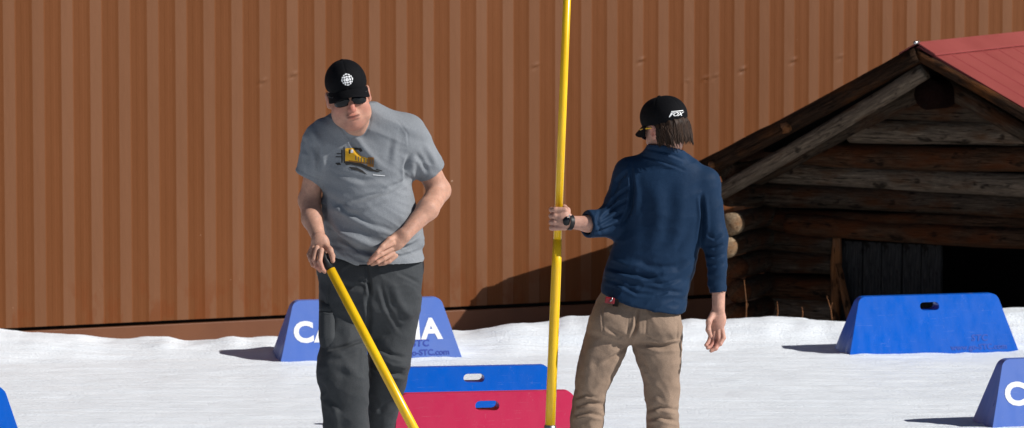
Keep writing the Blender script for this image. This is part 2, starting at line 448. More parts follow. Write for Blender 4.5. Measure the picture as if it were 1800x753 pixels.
# uneven board ends added along the left slope's back edge to roughen its cast shadow
rb = random.Random(9); w_ = .9
while w_ < EH:
    wd_ = rb.uniform(.04, .11); yb = LEN * (1 - 1.70 / LEN * w_ / EH); ex = rb.uniform(.0, .11)
    bm = bmesh.new(); pts = [(-w_, yb - .16), (-w_ - wd_, yb - .2), (-w_ - wd_ * .9, yb + ex * rb.uniform(.6, 1)), (-w_, yb + ex)]
    up = [bm.verts.new((p[0], p[1], RZ + p[0] * PT - .021)) for p in pts]; dn = [bm.verts.new((p[0], p[1], RZ + p[0] * PT - .05)) for p in pts]
    bm.faces.new(up); bm.faces.new(dn[::-1])
    for q in range(4): bm.faces.new((up[q], up[(q + 1) % 4], dn[(q + 1) % 4], dn[q]))
    bm_obj('board_end', bm, MS['logA'], CAB); w_ += wd_ * .93
# uneven boards added past the left eave to give its shadow a ragged outline
rb = random.Random(4)
for k in range(3):
    y0 = .03 + k * .050; L0 = EH + rb.uniform(-.02, .10)
    bm = bmesh.new(); th = rb.uniform(.018, .04)
    pts = [(-EH + .25, y0), (-L0, y0 + rb.uniform(0, .02)), (-L0 - rb.uniform(-.03, .03), y0 + .055), (-EH + .25, y0 + .055)]
    up = [bm.verts.new((p[0], p[1], RZ - abs(p[0]) * PT - .022)) for p in pts]; dn = [bm.verts.new((p[0], p[1], RZ - abs(p[0]) * PT - .022 - th)) for p in pts]
    bm.faces.new(up); bm.faces.new(dn[::-1])
    for q in range(4): bm.faces.new((up[q], up[(q + 1) % 4], dn[(q + 1) % 4], dn[q]))
    bm_obj('eave_board', bm, MS['logA'], CAB)
# gable wall of stacked logs
WY = .40
courses = []
z = -.08; i = 0
hs = [.13, .135, .125, .14, .125, .135, .13, .14, .13, .135, .13, .12, .11]
DOOR_L, DOOR_R, OPEN_R = -.63, .02, .62
while z < RZ - .30:
    h = hs[i % len(hs)]; zc = z + h / 2
    half = min(1.24, (RZ - .19 - (zc + h * .15)) / PT)
    mat = [MS['logA'], MS['logR'], MS['logG'], MS['logA'], MS['logR'], MS['logA']][(i * 5 + 2) % 6]
    if zc > .95: mat = MS['logA'] if i % 2 else MS['logG']
    if half > .1:
        if zc < .41:
            log('wall_log', (-half + .02, WY, zc), (DOOR_L - .03, WY, zc), h * .53, mat, seed=i * 2 + 1, irr=.08)
            log('wall_log', (OPEN_R, WY, zc), (half, WY, zc), h * .53, mat, seed=i * 2 + 2, irr=.08)
        else:
            ext = .0 if i % 2 else .04
            log('wall_log', (-half + ext, WY, zc), (half, WY, zc), h * .53, mat, seed=i * 2 + 1, irr=.08, bend=.012)
    z += h; i += 1
# side wall logs; their cut ends stick out past the gable at the left corner
z = -.07; i = 0
while z < .80:
    h = .135
    for sgn in (-1, 1):
        pale = (.29 < z < .50)  # these end pieces carry sunlight in their paler wood colour
        out = -.33 + .05 * ((i * 7) % 3) if sgn < 0 and pale else (-.10 if sgn > 0 else -.20 + .03 * (i % 3))
        if sgn > 0: out = .16
        if sgn < 0 and z >= .55: log('corner_log', (-1.22, .10, z + .06), (-1.10, WY + .05, z + .06), .066, MS['logA'], seed=60 + i, irr=.1)
        if sgn < 0 and z < .55:
            mt = MS['logL'] if pale else MS['logR']
            xx = sgn * 1.065 + .02 * math.sin(i * 2.1)
            log('corner_log_end', (xx, out, z + .06), (xx, out + .12, z + .06), .068, mt, seed=50 + i, irr=.07, bend=.003, ends=.035)
            log('corner_log', (xx, out + .10, z + .06), (sgn * 1.10, WY + .05, z + .06), .063, MS['logA'], seed=60 + i, irr=.1, bend=.004)
        log('side_log', (sgn * 1.10, WY + .06, z + .06), (sgn * 1.10, LEN - (.6 if sgn > 0 else 1.0), z + .06), .071, MS['logA'], seed=70 + i + 11 * sgn, irr=.07)
    z += h; i += 1
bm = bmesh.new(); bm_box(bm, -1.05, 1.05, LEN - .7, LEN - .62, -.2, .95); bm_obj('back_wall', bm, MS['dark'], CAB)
bm = bmesh.new(); bm_box(bm, -1.04, -.63, WY + .05, WY + .08, -.2, 1.0); bm_box(bm, .62, 1.04, WY + .05, WY + .08, -.2, 1.0); bm_box(bm, -.63, .62, WY + .05, WY + .08, .42, 1.1)
pr = [(-1.15, .9), (1.15, .9), (1.15, .95), (0, RZ - .06), (-1.15, .95)]
fa = [bm.verts.new((p[0], WY + .04, p[1])) for p in pr]; fb_ = [bm.verts.new((p[0], WY + .07, p[1])) for p in pr]
bm.faces.new(fa); bm.faces.new(fb_[::-1])
for k in range(5): bm.faces.new((fa[k], fa[(k + 1) % 5], fb_[(k + 1) % 5], fb_[k]))
bm_obj('chinking', bm, MS['dark'], CAB)
# door of vertical planks, jamb
dr = empty('door', (0, 0, 0)); dr.parent = CAB
x = DOOR_L; k = 0
while x < DOOR_R - .01:
    wd = [.15, .12, .13, .12, .14][k % 5]; wd = min(wd, DOOR_R - x)
    bm = bmesh.new(); L_ = .60
    bm_box(bm, 0, L_, 0, wd - .006, -.014, .014)
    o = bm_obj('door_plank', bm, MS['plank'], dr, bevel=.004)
    Mx = Matrix(((0, 1, 0), (0, 0, 1), (1, 0, 0))).to_4x4(); Mx.translation = (x, WY - .01 + .006 * (k % 2), -.2)
    o.matrix_local = Mx
    x += wd; k += 1
log('door_jamb', (DOOR_L - .01, WY - .075, -.2), (DOOR_L - .012, WY - .06, .42), .026, MS['logO'], seed=91, irr=.4, n=12)
log('jamb_brace', (DOOR_L + .12, WY - .10, -.15), (DOOR_L + .0, WY - .085, .26), .022, MS['logO'], seed=93, irr=.4, n=12)
log('lintel_log', (-.95, WY - .06, .475), (1.1, WY - .06, .475), .062, MS['logR'], seed=95, irr=.12, bend=.012)
# dry stems in front of the cabin
for k, (px, p0, p1, lean) in enumerate(((1311, 566, 492, -3), (1364, 560, 530, 2), (1463, 562, 520, -10), (1407, 562, 540, 3))):
    a = P(px, p0 + 6, 23.75); b = P(px + lean, p1, 23.75)
    mid = (a + b) / 2 + np.array([.008, 0, 0])
    o_ = empty('dry_stem', tuple(a)); tag(o_, ['tall thin dry stem by the cabin corner logs', 'shortest dry twig between corner logs and door', 'leaning dry stem just left of the cabin door jamb', 'stubby dry twig standing midway to the door jamb'][k], 'plant', 'dry stems in front of the cabin')
    v, f = tube_geo([tuple(a - a), tuple(mid - a), tuple(b - a)], [.005, .004, .0022], 7)
    mesh_obj('stem', v, f, MS['logO'], o_)
    q = (mid - a) * (.7 + .2 * k)
    v, f = tube_geo([tuple(q), tuple(q + np.array([.012 * (-1) ** k, .01, .03]))], [.0025, .0012], 6); mesh_obj('side_twig', v, f, MS['logO'], o_)

# ------------------------------------------------------------------ marker blocks
WB, WT, HB, DB, DT = .965, .775, .318, .28, .055
def face_y(z):           # front face of the block at height z (local, negative y)
    return -(DB / 2 + (DT / 2 - DB / 2) * z / HB)
def block_mesh():
    rc = .045; out = []
    def hw(z): return WB / 2 + (WT / 2 - WB / 2) * z / HB
    out.append((-WB / 2, 0)); out.append((WB / 2, 0))
    sl = math.atan2(HB, -(WB - WT) / 2)
    for sgn in (1, -1):
        cx = sgn * (hw(HB - rc) - rc * 1.0); cz_ = HB - rc
        arc = [(cx + sgn * rc * math.cos(a), cz_ + rc * math.sin(a)) for a in np.linspace(R(12), R(90), 7)]
        out += arc if sgn > 0 else arc[::-1]
    hole = []
    hcz = HB - .058
    for (cx, a0, a1) in ((.033, -90, 90), (-.033, 90, 270)):
        for a in np.linspace(R(a0), R(a1), 7): hole.append((cx + .0215 * math.cos(a), hcz + .0215 * math.sin(a)))
    pts = out + hole
    tris = tessellate_polygon([[Vector((p[0], p[1], 0)) for p in out], [Vector((p[0], p[1], 0)) for p in hole]])
    bm = bmesh.new()
    fr = [bm.verts.new((p[0], face_y(p[1]), p[1])) for p in pts]
    bk = [bm.verts.new((p[0], -face_y(p[1]), p[1])) for p in pts]
    for t in tris:
        bm.faces.new([fr[i] for i in t]); bm.faces.new([bk[i] for i in t][::-1])
    n = len(out)
    for i in range(n):
        j = (i + 1) % n; bm.faces.new((fr[i], fr[j], bk[j], bk[i]))
    h = len(hole)
    for i in range(h):
        j = (i + 1) % h; bm.faces.new((fr[n + i], bk[n + i], bk[n + j], fr[n + j]))
    bmesh.ops.dissolve_limit(bm, angle_limit=R(1), verts=bm.verts, edges=bm.edges)
    bmesh.ops.recalc_face_normals(bm, faces=bm.faces)
    me = bpy.data.meshes.new('block_shell'); bm.to_mesh(me); bm.free(); return me
BLK = block_mesh()
TILT = math.atan2((DB - DT) / 2, HB)      # front face leans back by this
def text_mesh(txt, size, off=0.0, ext=.0015, shear=0, align='CENTER', spacing=1.0):
    c = bpy.data.curves.new('t', 'FONT'); c.body = txt; c.size = size; c.align_x = align
    c.extrude = ext; c.offset = off; c.shear = shear; c.space_character = spacing
    c.resolution_u = 4
    o = bpy.data.objects.new('t', c); COL.objects.link(o)
    bpy.context.view_layer.update()
    me = bpy.data.meshes.new_from_object(o.evaluated_get(bpy.context.evaluated_depsgraph_get()))
    bpy.data.objects.remove(o, do_unlink=True); return me
def put_text(name, me, mat, parent, x, z, proud=.0006):
    me.materials.clear(); me.materials.append(mat)
    o = bpy.data.objects.new(name, me); COL.objects.link(o); o.parent = parent
    o.rotation_euler = (math.pi / 2 - TILT, 0, 0)
    o.location = (x, face_y(z) - proud, z)
    return o
T_BIG = text_mesh('CASCADIA', .150, .0058, .001, spacing=1.09)
T_STC = text_mesh('STC', .050, .0012, .001, shear=.15, spacing=1.1)
T_URL = text_mesh('www.go-STC.com', .043, .0010, .001)
def block(px_c, py_base, mat, label, big=False, small=True, rz=14, scale=1.0, group='marker blocks set out on the snow', Y=None):
    if Y is None: Y = CAMZ * F / (py_base + 269)
    x = (px_c - 900) / F * Y
    o = empty('marker_block', (x, Y + .1, gz(x, Y) - .012), R(rz)); o.scale = (scale,) * 3
    tag(o, label, 'marker block', group)
    sh = bpy.data.objects.new('block_shell', BLK.copy()); COL.objects.link(sh); sh.parent = o; sh.data.materials.append(mat)
    b = sh.modifiers.new('bevel', 'BEVEL'); b.width = .009; b.segments = 3; b.limit_method = 'ANGLE'; b.angle_limit = R(25)
    sh.data.polygons.foreach_set('use_smooth', [True] * len(sh.data.polygons))
    wn = sh.modifiers.new('wn', 'WEIGHTED_NORMAL'); wn.keep_sharp = True
    em = MS['emboss'] if mat is MS['blue'] else MS['emboss_dark']
    if big: put_text('lettering', T_BIG.copy(), MS['white'], o, -.012, .113)
    if small:
        put_text('embossed_mark', T_STC.copy(), em, o, .262, .074)
        put_text('embossed_mark', T_URL.copy(), em, o, .255, .029)
    return o
block(641, 636, MS['faded'], 'faded blue block with white letters standing behind the man in grey', big=True, scale=1.02)
block(1636, 622, MS['blue'], 'glossy bright blue block without letters in front of the cabin door')
block(1908, 749, MS['faded'], 'faded blue block with white letters cut off by the bottom right corner', big=True)
block(-162, 815, MS['blue'], 'bright blue block cut off at the bottom left corner', small=False)
block(830, 0, MS['blue'], 'bright blue block directly behind the red block', small=False, Y=19.75, scale=.91, rz=9)
block(853, 0, MS['red'], 'red block between the two men, in front of a blue one', small=False, Y=18.62, rz=9, scale=.985)

# ------------------------------------------------------------------ implicit surfaces
class Field:
    def __init__(s, lo, hi, h):
        s.lo = np.array(lo, float); s.h = h
        s.n = np.ceil((np.array(hi) - s.lo) / h).astype(int) + 1
        s.F = np.full(s.n, .2, np.float32)
    def sub(s, lo, hi):
        a = np.clip(np.floor((np.array(lo) - s.lo) / s.h).astype(int), 0, s.n - 1)
        b = np.clip(np.ceil((np.array(hi) - s.lo) / s.h).astype(int) + 1, 1, s.n)
        if np.any(b <= a): return None
        sl = tuple(slice(a[i], b[i]) for i in range(3))
        g = [(s.lo[i] + s.h * np.arange(a[i], b[i])).astype(np.float32) for i in range(3)]
        return sl, g[0][:, None, None], g[1][None, :, None], g[2][None, None, :]
    def apply(s, lo, hi, fn, k=.01, op='u'):
        m_ = max(k, .01) * 1.6 + s.h * 2
        q = s.sub(np.array(lo) - m_, np.array(hi) + m_)
        if q is None: return
        sl, x, y, z = q
        d = fn(x, y, z).astype(np.float32); A = s.F[sl]
        if op == 'u':
            h_ = np.clip(.5 + .5 * (A - d) / k, 0, 1); s.F[sl] = A * (1 - h_) + d * h_ - k * h_ * (1 - h_)
        elif op == 's':
            d = -d; h_ = np.clip(.5 - .5 * (A - d) / k, 0, 1); s.F[sl] = A * (1 - h_) + d * h_ + k * h_ * (1 - h_)
        elif op == 'i':
            h_ = np.clip(.5 - .5 * (A - d) / k, 0, 1); s.F[sl] = A * (1 - h_) + d * h_ + k * h_ * (1 - h_)
    def cone(s, a, b, ra, rb, k=.012, op='u', flat=None):
        a = np.array(a, float); b = np.array(b, float); ba = b - a; L2 = max(ba @ ba, 1e-9)
        r = max(ra, rb)
        def fn(x, y, z):
            t = np.clip(((x - a[0]) * ba[0] + (y - a[1]) * ba[1] + (z - a[2]) * ba[2]) / L2, 0, 1)
            return np.sqrt((x - a[0] - ba[0] * t) ** 2 + (y - a[1] - ba[1] * t) ** 2 + (z - a[2] - ba[2] * t) ** 2) - (ra + (rb - ra) * t)
        s.apply(np.minimum(a, b) - r, np.maximum(a, b) + r, fn, k, op)
    def ell(s, c, r, rot=None, k=.012, op='u'):
        c = np.array(c, float); r = np.array(r, float); mr = r.max()
        Rm = np.array(rot) if rot is not None else np.eye(3)     # columns = local axes
        def fn(x, y, z):
            dx, dy, dz = x - c[0], y - c[1], z - c[2]
            p = [(Rm[0, i] * dx + Rm[1, i] * dy + Rm[2, i] * dz) / r[i] for i in range(3)]
            k0 = np.sqrt(p[0] ** 2 + p[1] ** 2 + p[2] ** 2)
            k1 = np.sqrt((p[0] / r[0]) ** 2 + (p[1] / r[1]) ** 2 + (p[2] / r[2]) ** 2) + 1e-6
            return k0 * (k0 - 1) / k1
        s.apply(c - mr, c + mr, fn, k, op)
    def loft(s, rows, k=.02, p=2.2, Y0=17.9, op='u', capk=0.0, sm=3, ztop=None, zbot=None, grow=0.0):
        """rows: (py, xl, xr, dy, halfdepth) – silhouette of a roughly upright shape"""
        rows = sorted(rows, key=lambda q: -q[0])
        Z = np.array([P(900, q[0], Y0 + q[3])[2] for q in rows])
        XL = np.array([P(q[1], q[0], Y0 + q[3])[0] for q in rows]); XR = np.array([P(q[2], q[0], Y0 + q[3])[0] for q in rows])
        DY = np.array([Y0 + q[3] for q in rows]); B = np.array([q[4] for q in rows])
        zz = np.linspace(Z[0], Z[-1], 160)
        def sm_(v):
            q = np.interp(zz, Z, v); kx = np.arange(-12, 13); g = np.exp(-(kx / (sm * 2.0)) ** 2); g /= g.sum()
            return np.convolve(np.pad(q, 12, mode='reflect', reflect_type='odd'), g, 'valid')
        cx = sm_((XL + XR) / 2); a = sm_((XR - XL) / 2) + grow; cy = sm_(DY); b = sm_(B) + grow
        zt = Z[-1] if ztop is None else ztop; zb = Z[0] if zbot is None else zbot
        def fn(x, y, z):
            zf = z.ravel(); A_ = np.interp(zf, zz, a)[None, None, :]; Bq = np.interp(zf, zz, b)[None, None, :]
            X = np.abs(x - np.interp(zf, zz, cx)[None, None, :]) / A_; Yq = np.abs(y - np.interp(zf, zz, cy)[None, None, :]) / Bq
            d = ((X ** p + Yq ** p) ** (1 / p) - 1) * np.minimum(A_, Bq)
            return np.maximum(d, np.maximum(z - zt, zb - z))
        s.apply((min(XL) - .02, (DY - B).min() - .02, zb), (max(XR) + .02, (DY + B).max() + .02, zt), fn, k, op)
    def like(s):
        q = Field.__new__(Field); q.lo = s.lo; q.h = s.h; q.n = s.n; q.F = np.full(s.n, .2, np.float32); return q
    def merge(s, o, k=.03):
        A, d = s.F, o.F; h_ = np.clip(.5 + .5 * (A - d) / k, 0, 1); s.F = A * (1 - h_) + d * h_ - k * h_ * (1 - h_)
    def plane(s, pt, nrm, k=.003, rng=None):
        """cut away the side the normal points to"""
        pt = np.array(pt, float); n = np.array(nrm, float); n /= np.linalg.norm(n)
        lo, hi = rng if rng is not None else (s.lo, s.lo + s.h * s.n)
        s.apply(lo, hi, lambda x, y, z: (x - pt[0]) * n[0] + (y - pt[1]) * n[1] + (z - pt[2]) * n[2], k, 'i')
    def mesh(s):
        Fd = s.F; S = Fd < 0
        c = np.zeros(np.array(Fd.shape) - 1, np.int8)
        nx, ny, nz = c.shape
        for i in (0, 1):
            for j in (0, 1):
                for k in (0, 1): c += S[i:nx + i, j:ny + j, k:nz + k]
        act = np.argwhere((c > 0) & (c < 8)); idx = np.full(c.shape, -1, np.int64)
        idx[act[:, 0], act[:, 1], act[:, 2]] = np.arange(len(act))
        acc = np.zeros((len(act), 3)); cnt = np.zeros(len(act))
        cor = [(i, j, k) for i in (0, 1) for j in (0, 1) for k in (0, 1)]
        for a in cor:
            for ax in range(3):
                if a[ax]: continue
                b = list(a); b[ax] = 1
                fa = Fd[act[:, 0] + a[0], act[:, 1] + a[1], act[:, 2] + a[2]]; fb_ = Fd[act[:, 0] + b[0], act[:, 1] + b[1], act[:, 2] + b[2]]
                m_ = (fa < 0) != (fb_ < 0)
                t = np.where(m_, fa / np.where(m_, fa - fb_, 1), 0)
                p = np.tile(np.array(a, float), (len(act), 1)); p[:, ax] += t
                acc += p * m_[:, None]; cnt += m_
        V = s.lo + s.h * (act + acc / np.maximum(cnt, 1)[:, None])
        faces = []
        for ax in range(3):
            A = np.moveaxis(S, ax, 0); I = np.moveaxis(idx, ax, 0)
            a0, a1 = A[:-1, 1:-1, 1:-1], A[1:, 1:-1, 1:-1]
            e = np.argwhere(a0 != a1); ins = a0[e[:, 0], e[:, 1], e[:, 2]]
            i, j, k = e[:, 0], e[:, 1] + 1, e[:, 2] + 1
            q = np.stack([I[i, j - 1, k - 1], I[i, j, k - 1], I[i, j, k], I[i, j - 1, k]], 1)
            flip = ~ins if ax != 1 else ins
            q[flip] = q[flip][:, ::-1]
            faces.append(q)
        return V, np.concatenate(faces)
def vnormals(V, Fc):
    n = np.cross(V[Fc[:, 2]] - V[Fc[:, 0]], V[Fc[:, 3]] - V[Fc[:, 1]]); N = np.zeros_like(V)
    for i in range(4): np.add.at(N, Fc[:, i], n)
    return N / (np.linalg.norm(N, axis=1)[:, None] + 1e-12)
def relax(V, Fc, it=2, lam=.5):
    for _ in range(it):
        S = np.zeros_like(V); C = np.zeros(len(V))
        for a, b in ((0, 1), (1, 2), (2, 3), (3, 0)):
            np.add.at(S, Fc[:, a], V[Fc[:, b]]); np.add.at(S, Fc[:, b], V[Fc[:, a]])
            np.add.at(C, Fc[:, a], 1); np.add.at(C, Fc[:, b], 1)
        V = V + lam * (S / np.maximum(C, 1)[:, None] - V)
    return V
def folds(V, Fc, lst, side=-1, GAIN=1.4):
    """cloth folds: each (points, half width px, depth m) is a groove (neg) or ridge (pos)"""
    N = vnormals(V, Fc); px, py = proj(V); D = np.zeros(len(V))
    fac = sstep(-N[:, 1] * (1 if side < 0 else -1), -.15, .35)
    for pts, wd, amp in lst:
        best = np.full(len(V), 1e9); tt = np.zeros(len(V)); n = len(pts) - 1
        for i in range(n):
            (x0, y0), (x1, y1) = pts[i], pts[i + 1]; dx, dy = x1 - x0, y1 - y0
            t = np.clip(((px - x0) * dx + (py - y0) * dy) / (dx * dx + dy * dy), 0, 1)
            ex, ey = px - x0 - dx * t, py - y0 - dy * t
            sg = np.sign(dx * ey - dy * ex); d = np.hypot(ex, ey)
            m_ = d < np.abs(best); best = np.where(m_, d * np.where(sg == 0, 1, sg), best); tt = np.where(m_, (i + t) / n, tt)
        tap = np.sin(np.pi * np.clip(tt, .0, 1)) ** .7 * .85 + .15
        u = best / wd
        D += amp * GAIN * (np.exp(-u * u) - .45 * np.exp(-((u - 1.7) / .9) ** 2)) * tap
    return V + N * (D * fac)[:, None]
def to_obj(name, VF, mat, parent, root, colors=None):
    V, Fc = VF
    o = mesh_obj(name, V - np.array(root), Fc, mat, parent)
    return o
def join_geo(lst):
    Vs, Fs, n = [], [], 0
    for V, Fc in lst: Vs.append(V); Fs.append(Fc + n); n += len(V)
    return np.concatenate(Vs), np.concatenate(Fs)
def rotm(yaw, pitch, roll):
    """columns = head axes in world; face looks to local -y; yaw about z, pitch forward, roll in image"""
    return np.array((Matrix.Rotation(roll, 3, 'Y') @ Matrix.Rotation(yaw, 3, 'Z') @ Matrix.Rotation(pitch, 3, 'X')))

# cloth / skin materials
def m_cloth(name, c1, c2, rough=.9, weave=260, wr=.25, sheen=.15):
    m = M(name, c1, rough, .08)
    n = m.noise((1, 1, 1), weave, 2, .6); b = m.noise((1, 1, 1), 5, 5, .6)
    m.color(m.mix(m.ramp(n, [(.35, c1), (.65, c2)]), tuple(v * .8 for v in c1), m.ramp(b, [(.4, g3(0)), (.8, g3(.6))])))
    m.bump(n, .25, .0015); m.bump(m.noise((1, 1, .6), 22, 4, .6), wr, .008)
    m.b.inputs['Sheen Weight'].default_value = sheen * .15
    return m.m
MS['tee'] = m_cloth('heather_grey_jersey', (.185, .197, .212), (.235, .247, .262))
MS['cargo'] = m_cloth('charcoal_trouser_cloth', (.040, .043, .046), (.055, .059, .063), .7, 300, .3)
MS['navy'] = m_cloth('navy_knit', (.008, .023, .053), (.012, .032, .071), .62, 300, .25, .1)
MS['khaki'] = m_cloth('tan_trouser_cloth', (.235, .165, .118), (.30, .215, .158), .85, 280, .4)
MS['cap'] = m_cloth('black_cap_cloth', (.004, .004, .005), (.007, .007, .008), .8, 300, .1, .02)
MS['boot'] = m_cloth('dark_boot_leather', (.02, .018, .016), (.03, .026, .022), .5, 120)
def m_skin(name, c, red):
    m = M(name, c, .56, .3)
    at = m.t.nodes.new('ShaderNodeAttribute'); at.attribute_name = 'flush'
    n = m.noise((1, 1, 1), 38, 5, .65)
    base = m.ramp(n, [(.3, tuple(v * .76 for v in c)), (.7, tuple(min(1, v * 1.08) for v in c))])
    n2 = m.noise((1, 1, 1), 210, 2, .6)
    base = m.mix(base, tuple(v * .5 for v in c), m.ramp(n2, [(.55, g3(0)), (.75, g3(.35))]))
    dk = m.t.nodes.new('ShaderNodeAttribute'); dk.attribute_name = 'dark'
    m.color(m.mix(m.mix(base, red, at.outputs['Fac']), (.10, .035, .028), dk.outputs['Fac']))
    m.bump(m.noise((1, 1, 1), 200, 3), .35, .003)
    m.b.inputs['Subsurface Weight'].default_value = .12
    m.b.inputs['Subsurface Radius'].default_value = (.012, .004, .002); m.b.inputs['Subsurface Scale'].default_value = 1.0
    return m.m
MS['skin1'] = m_skin('skin', (.49, .265, .185), (.45, .13, .095))
MS['skin2'] = m_skin('skin_pink', (.53, .29, .215), (.50, .13, .10))
m = M('dark_brown_hair', (.03, .016, .009), .6, .2)
m.color(m.ramp(m.noise((1, 1, .1), 60, 3), [(.3, (.010, .005, .003)), (.75, (.045, .022, .011))])); MS['hair'] = m.m
MS['greyhair'] = M('grey_hair', (.16, .13, .11), .7).m
m = M('dark_lens', (.003, .0035, .005), .10, .25); MS['lens'] = m.m
MS['printY'] = M('yellow_print', (.62, .33, .02), .8, .2).m
MS['printK'] = M('dark_print', (.03, .027, .025), .8, .2).m
MS['printG'] = M('grey_print', (.09, .09, .09), .8, .2).m
MS['printB'] = M('brown_print', (.20, .09, .02), .8, .2).m
MS['printW'] = M('white_print', (.7, .7, .7), .7, .2).m
MS['redthing'] = M('red_plastic_small', (.20, .006, .012), .4).m

def head_prims(fd, C, Rm, sc, man=True):
    """C: skull centre (world), Rm columns = axes, sc = scale"""
    C = np.array(C)
    def L(x, y, z): return C + Rm @ (np.array([x, y, z]) * sc)
    def E(x, y, z, a, b, c, k=.012, op='u', rx=0):
        Rr = Rm @ np.array(Matrix.Rotation(rx, 3, 'X')) if rx else Rm
        fd.ell(L(x, y, z), np.array([a, b, c]) * sc, Rr, k * sc, op)
    def K(a, b, ra, rb, k=.01, op='u'): fd.cone(L(*a), L(*b), ra * sc, rb * sc, k * sc, op)
    E(0, .015, .035, .076, .096, .088)
    E(0, -.03, -.025, .063, .060, .085, .025)
    wj = .068 if man else .050
    if man:
        E(-.05, -.035, -.075, .022, .036, .034, .03); E(.05, -.035, -.075, .022, .036, .034, .03); E(0, -.05, -.112, .04, .03, .022, .02)
    E(0, -.022, -.08, wj, .056, .042, .03)
    E(0, -.066, -.107, .027, .022, .021, .022)
    E(-.040, -.058, -.045, .026, .024, .026, .02); E(.040, -.058, -.045, .026, .024, .026, .02)
    E(0, -.079, .008, .052, .016, .013, .015)
    for s_ in (-1, 1):
        E(s_ * .031, -.094, -.012, .017, .012, .011, .01, 's')
        E(s_ * .031, -.080, -.013, .013, .012, .011, .003)                # eyeball
        E(s_ * .031, -.090, -.006, .016, .005, .003, .004)                # upper lid
    K((0, -.086, -.002), (0, -.113, -.043), .009, .0140 if man else .0125, .012)
    E(-.0125, -.101, -.046, .008, .010, .007, .006); E(.0125, -.101, -.046, .008, .010, .007, .006)
    E(0, -.082, -.074, .030, .018, .020, .016)
    if man:
        E(0, -.0955, -.069, .028, .009, .0038, .005); E(0, -.0945, -.081, .024, .009, .0048, .005)
        K((-.031, -.097, -.0715), (0, -.106, -.0762), .0022, .0034, .002, 's'); K((0, -.106, -.0762), (.031, -.097, -.0715), .0034, .0022, .002, 's'); E(0, -.100, -.091, .02, .008, .003, .006, 's')
    else:
        E(0, -.0975, -.0685, .023, .008, .005, .005); E(0, -.0955, -.081, .020, .009, .006, .005)
        E(0, -.104, -.0752, .024, .010, .0022, .002, 's')
    for s_ in (-1, 1):
        K((s_ * .020, -.103, -.046), (s_ * .038, -.093, -.080), .0042 if man else .0026, .0034 if man else .0022, .008, 's')
        # ear
        E(s_ * .080, .012, -.018, .009, .020, .031, .006, rx=-.15)
        E(s_ * .089, .008, -.016, .007, .011, .018, .004, 's')
        K((s_ * .078, .006, -.042), (s_ * .078, .006, -.034), .008, .008, .006)
    return L
def flush_attr(o, root, spots, name='flush'):
    me = o.data; n = len(me.vertices); co = np.zeros(n * 3); me.vertices.foreach_get('co', co); co = co.reshape(-1, 3) + np.array(root)
    v = np.zeros(n)
    for c, r, a in spots: v = np.maximum(v, a * np.exp(-np.sum((co - np.array(c)) ** 2, 1) / (r * r)))
    at = me.attributes.new(name, 'FLOAT', 'POINT'); at.data.foreach_set('value', v)
def finger(fd, pts, r0, r1, k=.004):
    n = len(pts) - 1
    for i in range(n):
        ra = r0 + (r1 - r0) * i / n; rb = r0 + (r1 - r0) * (i + 1) / n
        fd.cone(pts[i], pts[i + 1], ra, rb, k)

def cap_crown(C, Rm, sc, name, parent, root, low=-.005, tilt=.10, rx=.0885, rz=.098, brim_up=0):
    fd = Field(C - .17 * sc, C + .17 * sc, .0032)
    L = lambda x, y, z: C + Rm @ (np.array([x, y, z]) * sc)
    fd.ell(L(0, .012, .040), np.array([rx, .109, rz]) * sc, Rm, .01)
    fd.ell(L(0, -.035, .058), np.array([.062, .062, .065]) * sc, Rm, .03 * sc)        # structured front
    nrm = Rm @ np.array([0, tilt, -1.0])
    fd.plane(L(0, 0, .012 + low), nrm, .003)
    fd.ell(L(0, .012, .02), np.array([.078, .099, .085]) * sc, Rm, .002, 's')
    V, Fc = fd.mesh(); V = relax(V, Fc, 1)
    N = vnormals(V, Fc)
    q = (V - L(0, .012, .03)) @ Rm / sc
    ang = np.arctan2(q[:, 0], -q[:, 1])
    seam = np.abs(((ang / (math.pi / 3)) + .5) % 1 - .5) * (math.pi / 3) * np.hypot(q[:, 0], q[:, 1])
    V = V - N * (.0016 * np.exp(-(seam / .003) ** 2))[:, None]
    o = to_obj(name, (V, Fc), MS['cap'], parent, root)
    fb2 = Field(L(0, .012, .04 + rz + .002) - .02, L(0, .012, .04 + rz + .002) + .02, .0025); fb2.ell(L(0, .012, .04 + rz), (.009, .009, .005), Rm, .002)
    to_obj('cap_button', fb2.mesh(), MS['cap'], o, root)
    # brim
    Vb, Fb = [], []; nu, nvv = 28, 10
    for j in range(nvv + 1):
        t = j / nvv
        for i in range(nu + 1):
            a = -1.22 + 2.44 * i / nu
            c_ = math.cos(a)
            rad_x = rx - .002; rad_y = .104
            bx = math.sin(a) * rad_x; by = .012 - c_ * rad_y
            ext = .068 * (max(0, c_ - .30) / .70) ** .45
            x = bx * (1 + .06 * t); y = by - ext * t
            z = .014 + low + brim_up - .018 * t - .030 * (x / .08) ** 2 * (.35 + .65 * t) + .010 * by / -.09
            Vb.append(tuple(L(x, y, z)))
    for j in range(nvv):
        for i in range(nu):
            Fb.append((j * (nu + 1) + i, j * (nu + 1) + i + 1, (j + 1) * (nu + 1) + i + 1, (j + 1) * (nu + 1) + i))
    b = mesh_obj('cap_brim', np.array(Vb) - np.array(root), np.array(Fb), MS['cap'], o)
    s_ = b.modifiers.new('t', 'SOLIDIFY'); s_.thickness = .004; s_.offset = 0
    return o, (V, Fc), L
